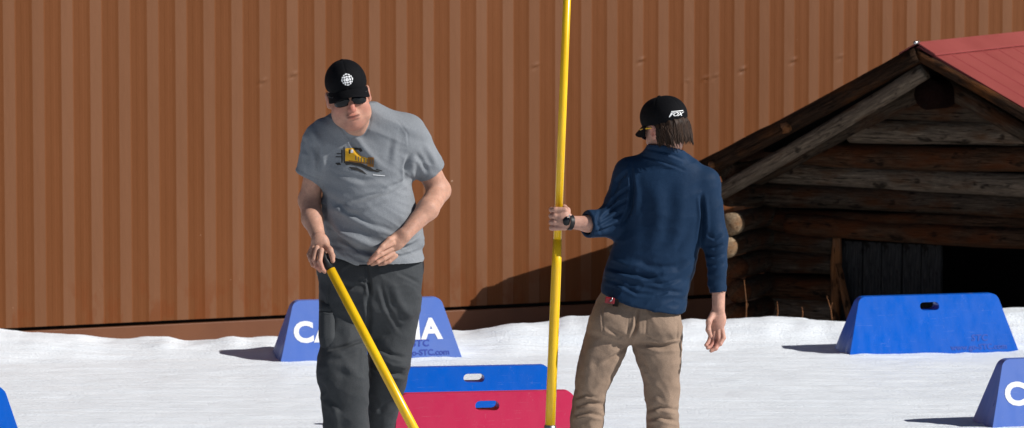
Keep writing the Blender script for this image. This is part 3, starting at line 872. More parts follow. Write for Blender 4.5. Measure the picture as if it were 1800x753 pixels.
def decal(name, polys, mat, parent, root, surf, origin, ax, ay, direction, off=.0012, step=.004):
    """flat artwork laid onto a surface: polys in metres in the (ax, ay) frame, cut fine and dropped along direction"""
    tree = BVHTree.FromPolygons([tuple(v) for v in surf[0]], [tuple(f) for f in surf[1]])
    bm = bmesh.new()
    for pl in polys:
        tr = tessellate_polygon([[Vector((p[0], p[1], 0)) for p in pl]])
        vs = [bm.verts.new((p[0], p[1], 0)) for p in pl]
        for t in tr:
            try: bm.faces.new([vs[i] for i in t])
            except ValueError: pass
    for _ in range(4):
        es = [e for e in bm.edges if e.calc_length() > step]
        if not es: break
        bmesh.ops.subdivide_edges(bm, edges=es, cuts=1, use_grid_fill=False); bmesh.ops.triangulate(bm, faces=bm.faces)
    o = Vector(origin); ax = Vector(ax); ay = Vector(ay); d = Vector(direction).normalized()
    dead = []
    for v in bm.verts:
        p = o + ax * v.co.x + ay * v.co.y - d * .3
        h = tree.ray_cast(p, d, .8)
        if h[0] is None: dead.append(v); continue
        v.co = h[0] - d * off - Vector(root)
    if dead: bmesh.ops.delete(bm, geom=dead, context='VERTS')
    me = bpy.data.meshes.new(name); bm.to_mesh(me); bm.free(); me.materials.append(mat)
    me.polygons.foreach_set('use_smooth', [True] * len(me.polygons))
    ob = bpy.data.objects.new(name, me); COL.objects.link(ob); ob.parent = parent
    return ob
def circ(cx, cy, r, n=14, a0=0, a1=2 * math.pi):
    return [(cx + r * math.cos(a0 + (a1 - a0) * i / n), cy + r * math.sin(a0 + (a1 - a0) * i / n)) for i in range(n + (0 if abs(a1 - a0 - 2 * math.pi) < 1e-6 else 1))]
def shoe(px, Y, ang, root, parent, zg):
    x = (px - 900) / F * Y; c = np.array([x, Y, zg])
    f = np.array([math.sin(ang), -math.cos(ang), 0])     # pointing direction
    fd = Field(c - (.2, .25, .03), c + (.2, .25, .25), .006)
    fd.cone(c - f * .07 + (0, 0, .045), c + f * .14 + (0, 0, .035), .045, .040, .02)
    fd.cone(c - f * .05 + (0, 0, .05), c - f * .045 + (0, 0, .17), .045, .05, .03)
    fd.plane(c + (0, 0, .001), (0, 0, -1))
    to_obj('boot', fd.mesh(), MS['boot'], parent, root)

# ================================================================== MAN IN GREY
Y1 = 17.9
def P1(px, py, dy=0): return P(px, py, Y1 + dy)
ROOT1 = np.array([P1(640, 850)[0], Y1, gz(P1(640, 850)[0], Y1)])
def build_man1():
    geo = []
    # head, neck
    C = P1(611, 163, -.29); Rm = rotm(R(6), R(10), R(-10)); sc = 1.07
    fd = Field(C + (-.17, -.2, -.24), C + (.2, .28, .17), .0024)
    L = head_prims(fd, C, Rm, sc)
    fd.cone(L(0, .02, -.05), P1(632, 228, -.17), .066, .062, .035)
    fd.cone(L(.0, -.03, -.09), P1(628, 222, -.235), .046, .044, .04)
    hV = fd.mesh(); hV = (relax(hV[0], hV[1], 1, .4), hV[1]); geo.append(hV)
    # right arm (image left)
    fd = Field(P1(500, 500, -.45), P1(600, 215, .15), .003)
    sh, elb, wr = P1(564, 252, -.14), P1(544, 352, -.10), P1(560, 418, -.27)
    fd.cone(sh, elb, .046, .043, .02); fd.cone(elb, P1(549, 385, -.18), .046, .042, .02); fd.cone(P1(549, 385, -.18), wr, .042, .0285, .02)
    k0 = P1(566, 441, -.32)
    fd.ell((wr + k0) / 2 + (0, 0, -.002), (.040, .026, .048), None, .02)
    # fingers wrap the grip from the left, thumb on the right
    gp = lambda t, ox=0, oy=0: P1(571 + 14 * t, 456 + 27 * t, -.33) + np.array([ox, oy, 0])
    finger(fd, [P1(557, 436, -.33), P1(552, 456, -.355), P1(558, 470, -.365), P1(563, 476, -.352)], .0115, .0085)
    finger(fd, [P1(565, 440, -.345), P1(562, 460, -.372), P1(567, 474, -.372), P1(571, 478, -.36)], .0115, .0085)
    finger(fd, [P1(551, 436, -.31), P1(546, 454, -.33), P1(550, 466, -.34), P1(556, 470, -.33)], .0108, .008)
    finger(fd, [P1(549, 434, -.29), P1(543, 448, -.305), P1(546, 458, -.315), P1(551, 463, -.31)], .0098, .0075)
    finger(fd, [P1(570, 428, -.30), P1(580, 440, -.33), P1(584, 450, -.345), P1(585, 459, -.35)], .0145, .0095, .008)
    a = fd.mesh(); geo.append((relax(a[0], a[1], 1, .3), a[1]))
    # left arm (image right)
    fd = Field(P1(630, 510, -.5), P1(815, 215, .15), .003)
    sh, elb, wr = P1(722, 240, -0.100), P1(772, 335, -0.020), P1(712, 412, -0.245)
    fd.cone(sh, elb, .058, .046, .02); fd.cone(elb, P1(752, 368, -0.160), .047, .044, .02); fd.cone(P1(752, 368, -0.160), wr, .044, .029, .02)
    ax = P1(684, 436, -0.255) - wr; ax /= np.linalg.norm(ax)
    bx = np.cross(ax, [0, 1, 0]); bx /= np.linalg.norm(bx); cxx = np.cross(ax, bx)
    fd.ell((wr + P1(684, 436, -0.255)) / 2, (.052, .036, .024), np.stack([ax, bx, cxx], 1), .02)
    finger(fd, [P1(690, 428, -0.275), P1(672, 437, -0.305), P1(660, 448, -0.320), P1(651, 457, -0.315)], .0118, .0080)
    finger(fd, [P1(688, 438, -0.265), P1(670, 447, -0.295), P1(658, 455, -0.310), P1(648, 463, -0.307)], .0118, .0080)
    finger(fd, [P1(691, 446, -0.255), P1(675, 455, -0.280), P1(664, 461, -0.290), P1(654, 465, -0.285)], .0112, .0080)
    finger(fd, [P1(696, 450, -0.245), P1(684, 460, -0.260), P1(676, 463, -0.265), P1(667, 465, -0.260)], .0100, .0075)
    finger(fd, [P1(698, 416, -0.245), P1(684, 422, -0.285), P1(672, 434, -0.310), P1(663, 444, -0.327)], .0140, .0088, .008)
    a = fd.mesh(); geo.append((relax(a[0], a[1], 1, .3), a[1]))
    # core under the clothes: trunk and legs
    fd = Field(P1(530, 860, -.35), P1(770, 200, .35), .012)
    fd.loft([(225, 590, 690, -.13, .07), (300, 585, 705, -.1, .1), (400, 590, 725, -.03, .12), (480, 585, 720, 0, .10)])
    fd.cone(P1(615, 480, 0), P1(600, 640, -.13), .075, .05, .03); fd.cone(P1(600, 640, -.13), P1(605, 845, -.06), .05, .035, .03)
    fd.cone(P1(690, 480, 0), P1(685, 640, .0), .075, .05, .03); fd.cone(P1(685, 640, 0), P1(668, 845, .28), .05, .035, .03)
    fd.cone(P1(636, 235, -.13), P1(650, 330, -.08), .055, .09, .05)
    geo.append(fd.mesh())
    V, Fc = join_geo(geo)
    body = mesh_obj('person', V - ROOT1, Fc, MS['skin1'], None, loc=tuple(ROOT1))
    tag(body, 'man in grey t-shirt, black cap and sunglasses leaning on a yellow pole', 'person')
    flush_attr(body, ROOT1, [(L(0, -.105, -.075), .020 * sc, .75), (L(0, -.112, -.04), .026 * sc, .85), (L(.045, -.06, -.045), .034, .6), (L(-.045, -.06, -.045), .034, .6), (L(0, -.07, -.11), .04, .5),
                             (P1(560, 470, -.36), .03, .5), (P1(655, 460, -.35), .03, .5), (L(.085, 0, -.02), .03, .4), (L(-.085, 0, -.02), .03, .4)])
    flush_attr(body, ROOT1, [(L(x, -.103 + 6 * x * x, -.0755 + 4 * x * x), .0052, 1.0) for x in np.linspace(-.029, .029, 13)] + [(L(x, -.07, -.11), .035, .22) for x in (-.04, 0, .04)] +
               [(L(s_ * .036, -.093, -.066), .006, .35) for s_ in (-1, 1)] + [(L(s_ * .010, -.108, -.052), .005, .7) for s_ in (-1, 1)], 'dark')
    root = ROOT1
    # ---- T-shirt
    fd = Field(P1(500, 475, -.45), P1(800, 165, .30), .0042)
    fd.loft([(180, 606, 662, -.17, .07), (192, 594, 686, -.16, .09), (204, 574, 712, -.155, .10), (218, 556, 730, -.15, .115), (245, 545, 736, -.13, .125), (280, 556, 728, -.12, .135), (320, 562, 720, -.10, .15),
             (360, 565, 730, -.085, .17), (400, 570, 741, -.065, .185), (430, 576, 745, -.06, .186), (462, 578, 747, -.055, .184)], .02, 2.3)
    # belly and chest
    fd.ell(P1(652, 378, -.12), (.15, .11, .13), None, .06)
    # sleeves, cut off square at the cuff and hollow there
    cuffs = []
    for a, b, r0, r1, r in ((P1(566, 250, -.16), P1(541, 309, -.13), .072, .051, .044), (P1(712, 236, -.12), P1(760, 302, -.055), .086, .058, .051)):
        d = (b - a) / np.linalg.norm(b - a); sl = fd.like()
        sl.cone(a, b + d * .03, r0, r1, .01); sl.plane(b, d, .004, (b - .13, b + .13)); sl.cone(b - d * .035, b + d * .05, r, r + .004, .003, 's')
        fd.merge(sl, .06); cuffs.append((b, d))
    # collar opening
    fd.cone(L(0, .02, -.06), P1(624, 212, -.225), .068, .053, .006, 's')
    # hem
    h0, h1 = P1(585, 441, -.1), P1(745, 459, -.1); d = h1 - h0
    fd.plane(h0, (d[2], .10, -d[0]), .004, (P1(560, 480, -.4), P1(790, 410, .3)))
    V, Fc = fd.mesh(); V = relax(V, Fc, 1, .5)
    N = vnormals(V, Fc)
    w1 = 1 - np.abs(fnoise(V[:, 0] * 5 + V[:, 2] * 3, V[:, 1] * 5, V[:, 2] * 15 + V[:, 0] * 6, 2))
    low = sstep(-V[:, 2], -(P1(0, 330)[2]), -(P1(0, 450)[2]))
    V = V + N * ((w1 - .6) * (.007 + .009 * low))[:, None]
    w2 = 1 - np.abs(fnoise(V[:, 0] * 11 + V[:, 2] * 7, V[:, 1] * 9, V[:, 2] * 24 + V[:, 0] * 14, 2))
    V = V + N * ((w2 - .6) * (.0015 + .0045 * low))[:, None]
    FL = [([(578, 345), (610, 372), (655, 395), (700, 408)], 5, -.006), ([(566, 392), (590, 418), (625, 440), (668, 446)], 4.5, -.013), ([(567, 405), (595, 432), (640, 452)], 4, -.010),
          ([(575, 372), (600, 410), (650, 432), (690, 434)], 7, .010), ([(574, 424), (605, 444), (640, 458)], 3.5, -.007),
          ([(590, 360), (640, 348), (700, 325), (722, 312)], 4.5, -.007), ([(600, 372), (640, 364), (700, 338)], 6, .006),
          ([(720, 275), (714, 295), (716, 325)], 4, -.010), ([(728, 275), (724, 300), (730, 330)], 5, .005), ([(700, 330), (680, 340), (650, 345)], 3, -.005),
          ([(612, 240), (622, 258), (632, 272)], 3, -.004), ([(618, 232), (640, 262), (668, 290)], 6, .006),
          ([(550, 255), (557, 275), (560, 305)], 3.5, -.008), ([(552, 232), (566, 258), (570, 300)], 5, .007), ([(534, 245), (540, 275), (543, 300)], 4, -.006), ([(561, 318), (568, 350), (570, 390)], 5, -.010),
          ([(668, 205), (700, 212), (716, 235), (719, 262)], 1.8, -.0012), ([(700, 240), (695, 260), (690, 290)], 6, .004),
          ([(745, 250), (760, 275), (768, 292)], 5, .005), ([(732, 270), (745, 290), (752, 305)], 4, -.005),
          ([(735, 425), (705, 440), (680, 445)], 4, -.007), ([(742, 440), (712, 450), (690, 452)], 3.5, -.005), ([(742, 410), (722, 425), (700, 430)], 4, .006), ([(590, 305), (640, 318), (690, 312)], 5, -.004)]
    V = folds(V, Fc, FL)
    # stitched collar band, sleeve and bottom hems
    N = vnormals(V, Fc)
    ca_, cb_ = L(0, .02, -.06), P1(624, 212, -.225); ba = cb_ - ca_; tt = np.clip((V - ca_) @ ba / (ba @ ba), 0, 1.25)
    dc_ = np.linalg.norm(V - ca_ - tt[:, None] * ba, axis=1) - (.068 - .015 * np.clip(tt, 0, 1))
    g_ = -.0028 * np.exp(-((dc_ - .017) / .0035) ** 2) + .0012 * np.exp(-((dc_ - .008) / .006) ** 2)
    for b_, d_ in cuffs:
        al = (V - b_) @ d_; nr = np.linalg.norm(V - b_, axis=1) < .085
        g_ = g_ - nr * .0018 * np.exp(-((al + .020) / .003) ** 2)
    hd = ((V - h0) @ np.array([d[2], .10, -d[0]])) / np.linalg.norm(d)
    g_ = g_ - .0018 * np.exp(-((hd + .022) / .003) ** 2)
    V = V + N * g_[:, None]
    tee = to_obj('t_shirt', (V, Fc), MS['tee'], body, root)
    surf = (V, Fc)
    # collar band
    # print on the chest: a yellow works engine on dark ground strokes
    O = P1(630, 285, -.3); s = 1 / 425.0
    pp = lambda pts: [((x - 630) * s, (285 - y) * s) for x, y in pts]
    kw = dict(parent=tee, root=root, surf=surf, origin=O, ax=(1, 0, 0), ay=(0, 0, 1), direction=(0, 1, -.0))
    decal('chest_print', [pp(q) for q in [[(608, 262), (622, 262), (626, 268), (634, 276), (646, 280), (646, 289), (608, 285)], [(608, 262), (608, 286), (606, 286), (606, 264)]]], MS['printY'], off=.0010, **kw)
    decal('chest_print', [pp(q) for q in [[(646, 278), (657, 278), (656, 296), (645, 294), (645, 290), (628, 288), (612, 286), (612, 283.5), (646, 287.5)]]], MS['printB'], off=.0014, **kw)
    decal('chest_print', [pp(q) for q in [[(599, 265), (601.5, 265), (601.5, 288), (599, 288)], [(603, 260), (605.2, 260), (605.2, 289), (603, 289)], [(591, 271.5), (599, 271.5), (599, 273), (591, 273)], [(589, 277), (599, 277), (599, 278.6), (589, 278.6)],
          [(604, 285), (634, 289), (650, 296), (656, 300), (668, 304), (664, 305), (648, 302), (634, 295), (616, 291), (607, 292)],
          [(588, 289), (596, 288), (599, 292), (592, 292.5)], [(612, 295), (626, 296), (636, 301), (645, 309), (640, 307), (628, 302), (617, 300)], [(620, 261), (634, 262), (637, 267), (633, 269), (629, 265), (623, 265)],
          [(612.5, 264.5), (615, 264.5), (615, 272), (612.5, 272)], [(661, 299), (671, 302), (671, 303.5), (660, 300.8)]]], MS['printK'], off=.0018, **kw)
    decal('chest_print', [pp([(616, 264.5), (620, 264.5), (620.5, 270), (616, 270)])], MS['printW'], off=.0018, **kw)
    decal('chest_print', [pp([(655, 308.5), (676, 310.5), (676, 312), (655, 310)])], MS['printW'], off=.0018, **kw)
    decal('chest_print', [pp([(x0, y0), (x0 + 1.5, y0), (x0 + 1.5, y0 + 8), (x0, y0 + 8)]) for x0, y0 in ((624, 275), (629, 277), (634, 278.5), (639, 280), (644, 281), (650, 282), (653.5, 282))], MS['printG'], off=.0020, **kw)
    # ---- trousers
    fd = Field(P1(530, 872, -.40), P1(775, 425, .50), .0046)
    fd.loft([(432, 576, 738, -.03, .13), (455, 562, 744, -.05, .145), (480, 559, 743, -.055, .15), (510, 561, 741, -.055, .15), (545, 564, 738, -.05, .14), (575, 580, 722, -.02, .11), (600, 610, 690, -.02, .06)], .03, 2.5)
    fd.loft([(520, 563, 645, -.03, .115), (560, 565, 640, -.06, .11), (600, 565, 644, -.10, .105), (635, 557, 647, -.13, .105), (668, 556, 648, -.14, .10), (700, 566, 648, -.13, .095), (753, 568, 649, -.10, .09), (850, 572, 640, -.07, .08)], .02, 2.4)
    fd.loft([(520, 640, 741, 0, .12), (560, 643, 736, .0, .115), (600, 645, 728, .0, .11), (640, 645, 722, .0, .11), (668, 646, 716, .03, .105), (700, 645, 706, .09, .10), (753, 642, 694, .17, .09), (850, 640, 692, .28, .08)], .012, 2.4)
    V, Fc = fd.mesh(); V = relax(V, Fc, 1, .5); N = vnormals(V, Fc)
    w1 = 1 - np.abs(fnoise(V[:, 0] * 7, V[:, 1] * 7, V[:, 2] * 9 + V[:, 0] * 5, 2))
    V = V + N * ((w1 - .6) * .006)[:, None]
    w2 = 1 - np.abs(fnoise(V[:, 0] * 13 + V[:, 2] * 8, V[:, 1] * 9, V[:, 2] * 16 - V[:, 0] * 9, 2))
    V = V + N * ((w2 - .6) * .0045)[:, None]
    V = folds(V, Fc, [([(576, 615), (600, 610), (640, 598)], 3, -.009), ([(574, 628), (600, 622), (636, 605)], 5, .006), ([(560, 650), (590, 642), (630, 652)], 8, .004), ([(562, 672), (575, 700), (600, 725)], 6, -.010),
                      ([(566, 690), (590, 720), (592, 753)], 6, .008), ([(645, 520), (650, 560), (645, 600), (642, 660)], 4, -.012), ([(668, 500), (680, 540), (702, 580)], 4, -.006), ([(690, 500), (700, 530), (722, 560)], 7, .006),
                      ([(662, 610), (690, 625), (714, 630)], 4, -.008), ([(655, 640), (685, 655), (712, 660)], 4, -.010), ([(660, 625), (690, 642), (716, 645)], 5, .008), ([(650, 690), (668, 720), (700, 700)], 6, -.007),
                      ([(632, 490), (648, 500), (652, 520)], 3, -.006), ([(605, 500), (622, 505), (645, 500)], 5, -.006), ([(640, 455), (648, 490), (650, 530)], 3, -.006), ([(580, 480), (576, 540), (578, 610)], 2, -.004),
                      ([(700, 480), (722, 490), (740, 500)], 3, -.004)])
    tr = to_obj('trousers', (V, Fc), MS['cargo'], body, root)
    # cargo pocket, pocket mouths, fly button, side opening
    bm = bmesh.new()
    def pocket(fdpts, name, mat, thick=.012):
        fd = Field(np.min(fdpts, 0) - .04, np.max(fdpts, 0) + .04, .003)
        c = np.mean(fdpts, 0); fd.ell(c, (np.ptp(fdpts[:, 0]) / 2, .03, np.ptp(fdpts[:, 2]) / 2), None, .004)
        return to_obj(name, fd.mesh(), mat, tr, root)
    bm.free()
    fdp = Field(P1(552, 615, -.22), P1(600, 515, .08), .003)
    fdp.loft([(520, 564, 590, -.06, .06), (535, 561, 594, -.075, .088), (590, 560, 596, -.10, .100), (608, 563, 592, -.115, .08)], .005, 3.0)
    V2, F2 = fdp.mesh(); V2 = relax(V2, F2, 1)
    V2 = folds(V2, F2, [([(560, 546), (578, 549), (598, 545)], 1.6, -.005)])
    to_obj('cargo_pocket', (V2, F2), MS['cargo'], tr, root)
    fdp = Field(P1(552, 500, -.16), P1(574, 455, .1), .003); fdp.ell(P1(561, 474, -.05), (.012, .05, .034), None, .004)
    to_obj('pocket_flap', fdp.mesh(), MS['black'], tr, root)
    fdp = Field(P1(736, 495, -.12), P1(750, 450, .1), .003); fdp.ell(P1(742, 470, -.03), (.008, .05, .036), None, .004)
    to_obj('pocket_flap', fdp.mesh(), MS['black'], tr, root)
    c = P1(607, 451, -.198); fdp = Field(c - .03, c + .03, .0022); fdp.ell(c, (.010, .006, .010), None, .002)
    to_obj('waist_button', fdp.mesh(), MS['black'], tr, root)
    shoe(606, Y1 - .07, .1, root, body, ROOT1[2]); shoe(666, Y1 + .28, .2, root, body, ROOT1[2])
    # ---- cap, logo
    cap, csurf, CL = cap_crown(C, Rm, sc, 'cap', body, root, low=.010, rx=.081, rz=.087)
    r = .0245; gem = [circ(0, 0, r * .30)]
    for k in range(4):
        a = k * math.pi / 2
        ca, sa = math.cos(a), math.sin(a); rot = lambda q, ca=ca, sa=sa: [(x * ca - y * sa, x * sa + y * ca) for x, y in q]
        gem.append(rot([(r * .36, -r * .2), (r * .52, -r * .24), (r * .66, 0), (r * .52, r * .24), (r * .36, r * .2)]))
        gem.append(rot([(r * .76, -r * .22), (r * .92, -r * .24), (r, 0), (r * .92, r * .24), (r * .76, r * .22), (r * .80, 0)]))
        gem.append(rot(circ(r * .43, r * .43, r * .17, 10)))
        gem.append(rot([(r * .66, r * .32), (r * .88, r * .32), (r * .78, r * .56), (r * .64, r * .58)]))
        gem.append(rot([(r * .32, r * .66), (r * .32, r * .88), (r * .56, r * .78), (r * .58, r * .64)]))
    dirn = Rm @ np.array([0, 1, 0])
    decal('cap_logo', gem, MS['white'], cap, root, csurf, CL(.001, -.2, .073), Rm @ np.array([1, 0, 0]), Rm @ np.array([0, 0, 1]), dirn, .0022, .006)
    # ---- sunglasses
    sg = None
    bm = bmesh.new(); ax, ay, az_ = Rm[:, 0], Rm[:, 1], Rm[:, 2]
    def lens(cx):
        pts = []
        for i in range(20):
            a = 2 * math.pi * i / 20; x = .0300 * math.copysign(abs(math.cos(a)) ** .7, math.cos(a)); z_ = .0175 * math.copysign(abs(math.sin(a)) ** .75, math.sin(a))
            z_ -= .004 * (x * math.copysign(1, cx) / .03)
            pts.append((cx + x, z_))
        return pts
    for cx in (-.033, .033):
        Vv = []; Ff = []
        pl = lens(cx)
        ctr = (cx, 0)
        def q(x, z_, o=0): return L(x, -.1035 - o + 1.9 * x * x * 3.2, -.014 + z_)
        rings = [1, .66, .33]
        for rr in rings:
            for x, z_ in pl: Vv.append(q(ctr[0] + (x - ctr[0]) * rr, z_ * rr, .004 * (1 - rr * rr)))
        Vv.append(q(cx, 0, .004)); n = 20
        for j in range(2):
            for i in range(n): Ff.append((j * n + i, j * n + (i + 1) % n, (j + 1) * n + (i + 1) % n, (j + 1) * n + i))
        for i in range(n): Ff.append((2 * n + i, 2 * n + (i + 1) % n, 3 * n))
        if sg is None:
            sg = empty('sunglasses', (0, 0, 0)); sg.parent = body
        ob = mesh_obj('lens', [tuple(np.array(v_) - root) for v_ in Vv], Ff, MS['lens'], sg)
        so_ = ob.modifiers.new('t', 'SOLIDIFY'); so_.thickness = .0025
    def tb(name, pts, r_):
        v, f = tube_geo([tuple(L(*p) - root) for p in pts], [r_] * len(pts), 8); mesh_obj(name, v, f, MS['black'], sg)
    tb('frame_bar', [(-.066, -.078, .009), (-.045, -.096, .011), (-.015, -.106, .011), (0, -.107, .007), (.015, -.106, .011), (.045, -.096, .011), (.066, -.078, .009)], .0026)
    for s_ in (-1, 1): tb('temple', [(s_ * .066, -.078, .008), (s_ * .076, -.04, .006), (s_ * .080, .0, .004), (s_ * .079, .022, -.008)], .0024)
    # short hair at the temples
    fd = Field(C - .16, C + .16, .003)
    for s_ in (-1, 1): fd.ell(L(s_ * .0725, .012, -.005), (.006, .03, .02), Rm, .004)
    fd.ell(L(0, .075, -.03), (.06, .03, .03), Rm, .01)
    to_obj('hair', fd.mesh(), MS['greyhair'], body, root)
    return body
build_man1()

# yellow pole in his hand
def pole(name, label, segs, mats, group=None, base=None):
    b = np.array(base if base is not None else segs[0][0]); e = empty(name, tuple(b)); tag(e, label, 'pole', group)
    out = []
    for (nm, pts, rad, mt) in segs_iter(segs, mats):
        v, f = tube_geo([tuple(np.array(p) - b) for p in pts], rad, 20); out.append(mesh_obj(nm, v, f, mt, e))
    return e
def segs_iter(segs, mats):
    for s_, m_ in zip(segs, mats): yield s_[2], s_[0], s_[1], MS[m_]
A = P1(569, 452, -.335); B = P1(727, 753, -.56)
d = (B - A) / np.linalg.norm(B - A)
t_g = (A[2] - gz(B[0], B[1]) + .0) / -d[2]
G = A + d * t_g
S1 = P1(581, 474, -.335 + (-.56 + .335) * .073)
e = empty('yellow_pole', tuple(G)); tag(e, 'yellow pole with black grip slanting down from the hand of the man in grey', 'pole', 'long yellow poles')
v, f = tube_geo([tuple(S1 - G), tuple((S1 + G) / 2 - G), (G - d * .06 - G)], [.0195] * 3, 22); mesh_obj('shaft', v, f, MS['yellow'], e)
v, f = tube_geo([tuple(A - d * .015 - G), tuple(A - d * .008 - G), tuple(S1 + d * .004 - G)], [.012, .0165, .0165], 18); mesh_obj('grip', v, f, MS['black'], e)
v, f = tube_geo([tuple(-d * .07), tuple(d * .01)], [.0215, .016], 18); mesh_obj('metal_tip', v, f, MS['metal'], e)

# ================================================================== MAN IN NAVY
Y2 = 17.9
def P2(px, py, dy=0): return P(px, py, Y2 + dy)
ROOT2 = np.array([P2(1100, 850)[0], Y2, gz(P2(1100, 850)[0], Y2)])
POLE_DY = -.06
PT0, PT1 = P2(999, -60, POLE_DY + .03), P2(967, 748, POLE_DY)
def build_man2():
    geo = []; root = ROOT2
    C = P2(1169, 223, -.02); Rm = rotm(R(180 + 38), R(10), R(0)); sc = 1.0
    # yaw about z turns the face (local -y) to away-left
    Rm = np.array(Matrix.Rotation(R(-6), 3, 'Y') @ Matrix.Rotation(R(180 + 40), 3, 'Z') @ Matrix.Rotation(R(14), 3, 'X'))
    fd = Field(C - (.17, .17, .22), C + (.17, .17, .16), .0028)
    L = head_prims(fd, C, Rm, sc, man=False)
    fd.cone(L(0, .02, -.06), P2(1168, 285, .005), .050, .046, .03)
    geo.append(fd.mesh())
    # left arm: forearm and fist on the pole
    fd = Field(P2(950, 435, -.15), P2(1110, 330, .32), .0028)
    elb, wr = P2(1072, 396, -0.010), P2(1003, 391, -0.095)
    fd.cone(elb, P2(1034, 394, -.078), .030, .031, .02); fd.cone(P2(1034, 394, -.078), wr, .032, .0275, .02)
    pc = lambda py: P2(967 + (748 - py) / 808 * 32, py, POLE_DY + .03 * (748 - py) / 808)
    c0 = pc(383)
    fd.ell((wr + P2(985, 382, -0.100)) / 2 + np.array([-.008, 0, .002]), (.036, .024, .040), None, .015)
    for i, (py, r_) in enumerate(((368, .0118), (379, .0125), (390, .0122), (400, .0110))):
        c = pc(py)
        finger(fd, [P2(993, py + 1, -0.105), P2(976, py + 1, -0.102), P2(969.5, py + 1, -0.075), P2(972, py + 2, -0.042), P2(983, py + 3, -0.030)], r_, r_ * .85, .005)
    finger(fd, [P2(999, 383, -0.090), P2(997, 370, -0.070), P2(992, 365, -0.042), P2(983, 366, -0.030)], .0135, .010, .008)
    geo.append(fd.mesh())
    # right arm hanging
    fd = Field(P2(1225, 640, -.2), P2(1300, 420, .2), .0028)
    elb, wr = P2(1262, 430, -.03), P2(1263, 540, -.05)
    fd.cone(elb, P2(1263, 505, -.04), .028, .025, .02); fd.cone(P2(1263, 505, -.04), wr, .028, .0265, .02)
    kn = P2(1261, 580, -.055)
    fd.ell((wr + kn) / 2 + np.array([0, 0, -.004]), (.035, .020, .05), None, .016)
    finger(fd, [P2(1269, 578, -.05), P2(1272, 594, -.075), P2(1266, 605, -.09), P2(1258, 608, -.09)], .0105, .0078)
    finger(fd, [P2(1263, 582, -.055), P2(1264, 602, -.08), P2(1258, 613, -.10), P2(1250, 617, -.105)], .0110, .0080)
    finger(fd, [P2(1256, 582, -.05), P2(1255, 601, -.065), P2(1250, 610, -.085), P2(1244, 612, -.095)], .0110, .0080)
    finger(fd, [P2(1251, 578, -.045), P2(1248, 596, -.055), P2(1244, 604, -.07), P2(1241, 607, -.08)], .0100, .0078)
    finger(fd, [P2(1253, 552, -.06), P2(1246, 566, -.09), P2(1245, 580, -.10), P2(1249, 591, -.10)], .0130, .0090, .008)
    geo.append(fd.mesh())
    fd = Field(P2(990, 860, -.3), P2(1280, 250, .3), .012)
    fd.loft([(285, 1120, 1215, 0, .07), (330, 1105, 1235, 0, .085), (430, 1100, 1210, 0, .09), (520, 1075, 1185, 0, .10), (570, 1065, 1180, 0, .10)])
    fd.cone(P2(1080, 570, 0), P2(1038, 700, -.02), .07, .045, .03); fd.cone(P2(1038, 700, -.02), P2(1032, 845, 0), .045, .035, .03)
    fd.cone(P2(1155, 570, 0), P2(1163, 700, -.02), .07, .045, .03); fd.cone(P2(1163, 700, -.02), P2(1165, 845, 0), .045, .035, .03)
    geo.append(fd.mesh())
    V, Fc = join_geo(geo)
    body = mesh_obj('person', V - root, Fc, MS['skin2'], None, loc=tuple(root))
    tag(body, 'man seen from behind in navy sweater and tan trousers holding a tall yellow pole', 'person')
    flush_attr(body, root, [(P2(1255, 605, -.09), .03, .45), (L(.085, .01, -.02), .03, .5), (L(-.085, .01, -.02), .03, .5), (P2(973, 385, .14), .03, .4)])
    # ---- sweater
    fd = Field(P2(1005, 575, -.26), P2(1295, 245, .28), .0042)
    fd.loft([(258, 1140, 1196, .0, .058), (268, 1130, 1206, .0, .064), (280, 1112, 1222, 0, .075), (292, 1097, 1240, -.0, .09), (312, 1091, 1252, -.0, .105), (345, 1093, 1252, -.0, .115), (385, 1090, 1242, 0, .118), (425, 1080, 1232, 0, .115),
             (465, 1066, 1224, 0, .115), (500, 1058, 1213, 0, .13), (530, 1055, 1206, 0, .148), (575, 1051, 1202, 0, .158)], .02, 2.4)
    # arms
    fd.cone(P2(1108, 305, .0), P2(1076, 385, -.01), .068, .056, .035)
    sleeveL = (P2(1076, 392, -.01), P2(1032, 394.5, -.078))
    fd.cone(P2(1240, 322, -.01), P2(1257, 420, -.03), .064, .050, .03)
    for a, b, r0, r1, r in ((*sleeveL, .062, .056, .042), (P2(1257, 420, -.03), P2(1263, 514, -.045), .049, .036, .030)):
        d = (b - a) / np.linalg.norm(b - a); sl = fd.like()
        sl.cone(a, b + d * .03, r0, r1, .01); sl.plane(b, d, .004, (b - .1, b + .1)); sl.cone(b - d * .03, b + d * .05, r, r + .003, .003, 's')
        fd.merge(sl, .03)
    # standing collar
    fd.loft([(240, 1141, 1200, -.02, .072), (262, 1135, 1205, -.018, .080), (276, 1131, 1212, -.012, .086), (292, 1122, 1220, -.005, .09)], .012, 2.1)
    fd.plane(P2(1170, 263, 0), (.20, .25, 1), .004, (P2(1120, 280, -.12), P2(1225, 235, .12)))
    fd.cone(P2(1166, 230, -.02), P2(1168, 264, -.018), .056, .053, .004, 's')
    h0, h1 = P2(1053, 520, -.1), P2(1199, 554, -.1); d = h1 - h0
    fd.plane(h0, (d[2], .06, -d[0]), .004, (P2(1010, 590, -.3), P2(1235, 490, .3)))
    V, Fc = fd.mesh(); V = relax(V, Fc, 1, .5); N = vnormals(V, Fc)
    px, py = proj(V)
    armL = (px < 1100) & (py < 425); w1 = 1 - np.abs(fnoise(V[:, 0] * 6 + V[:, 2] * 4, V[:, 1] * 6, V[:, 2] * 14 - V[:, 0] * 5, 2))
    amp = np.where(armL, .0055, .0035 + .007 * sstep(py, 440, 500))
    V = V + N * ((w1 - .6) * amp)[:, None]
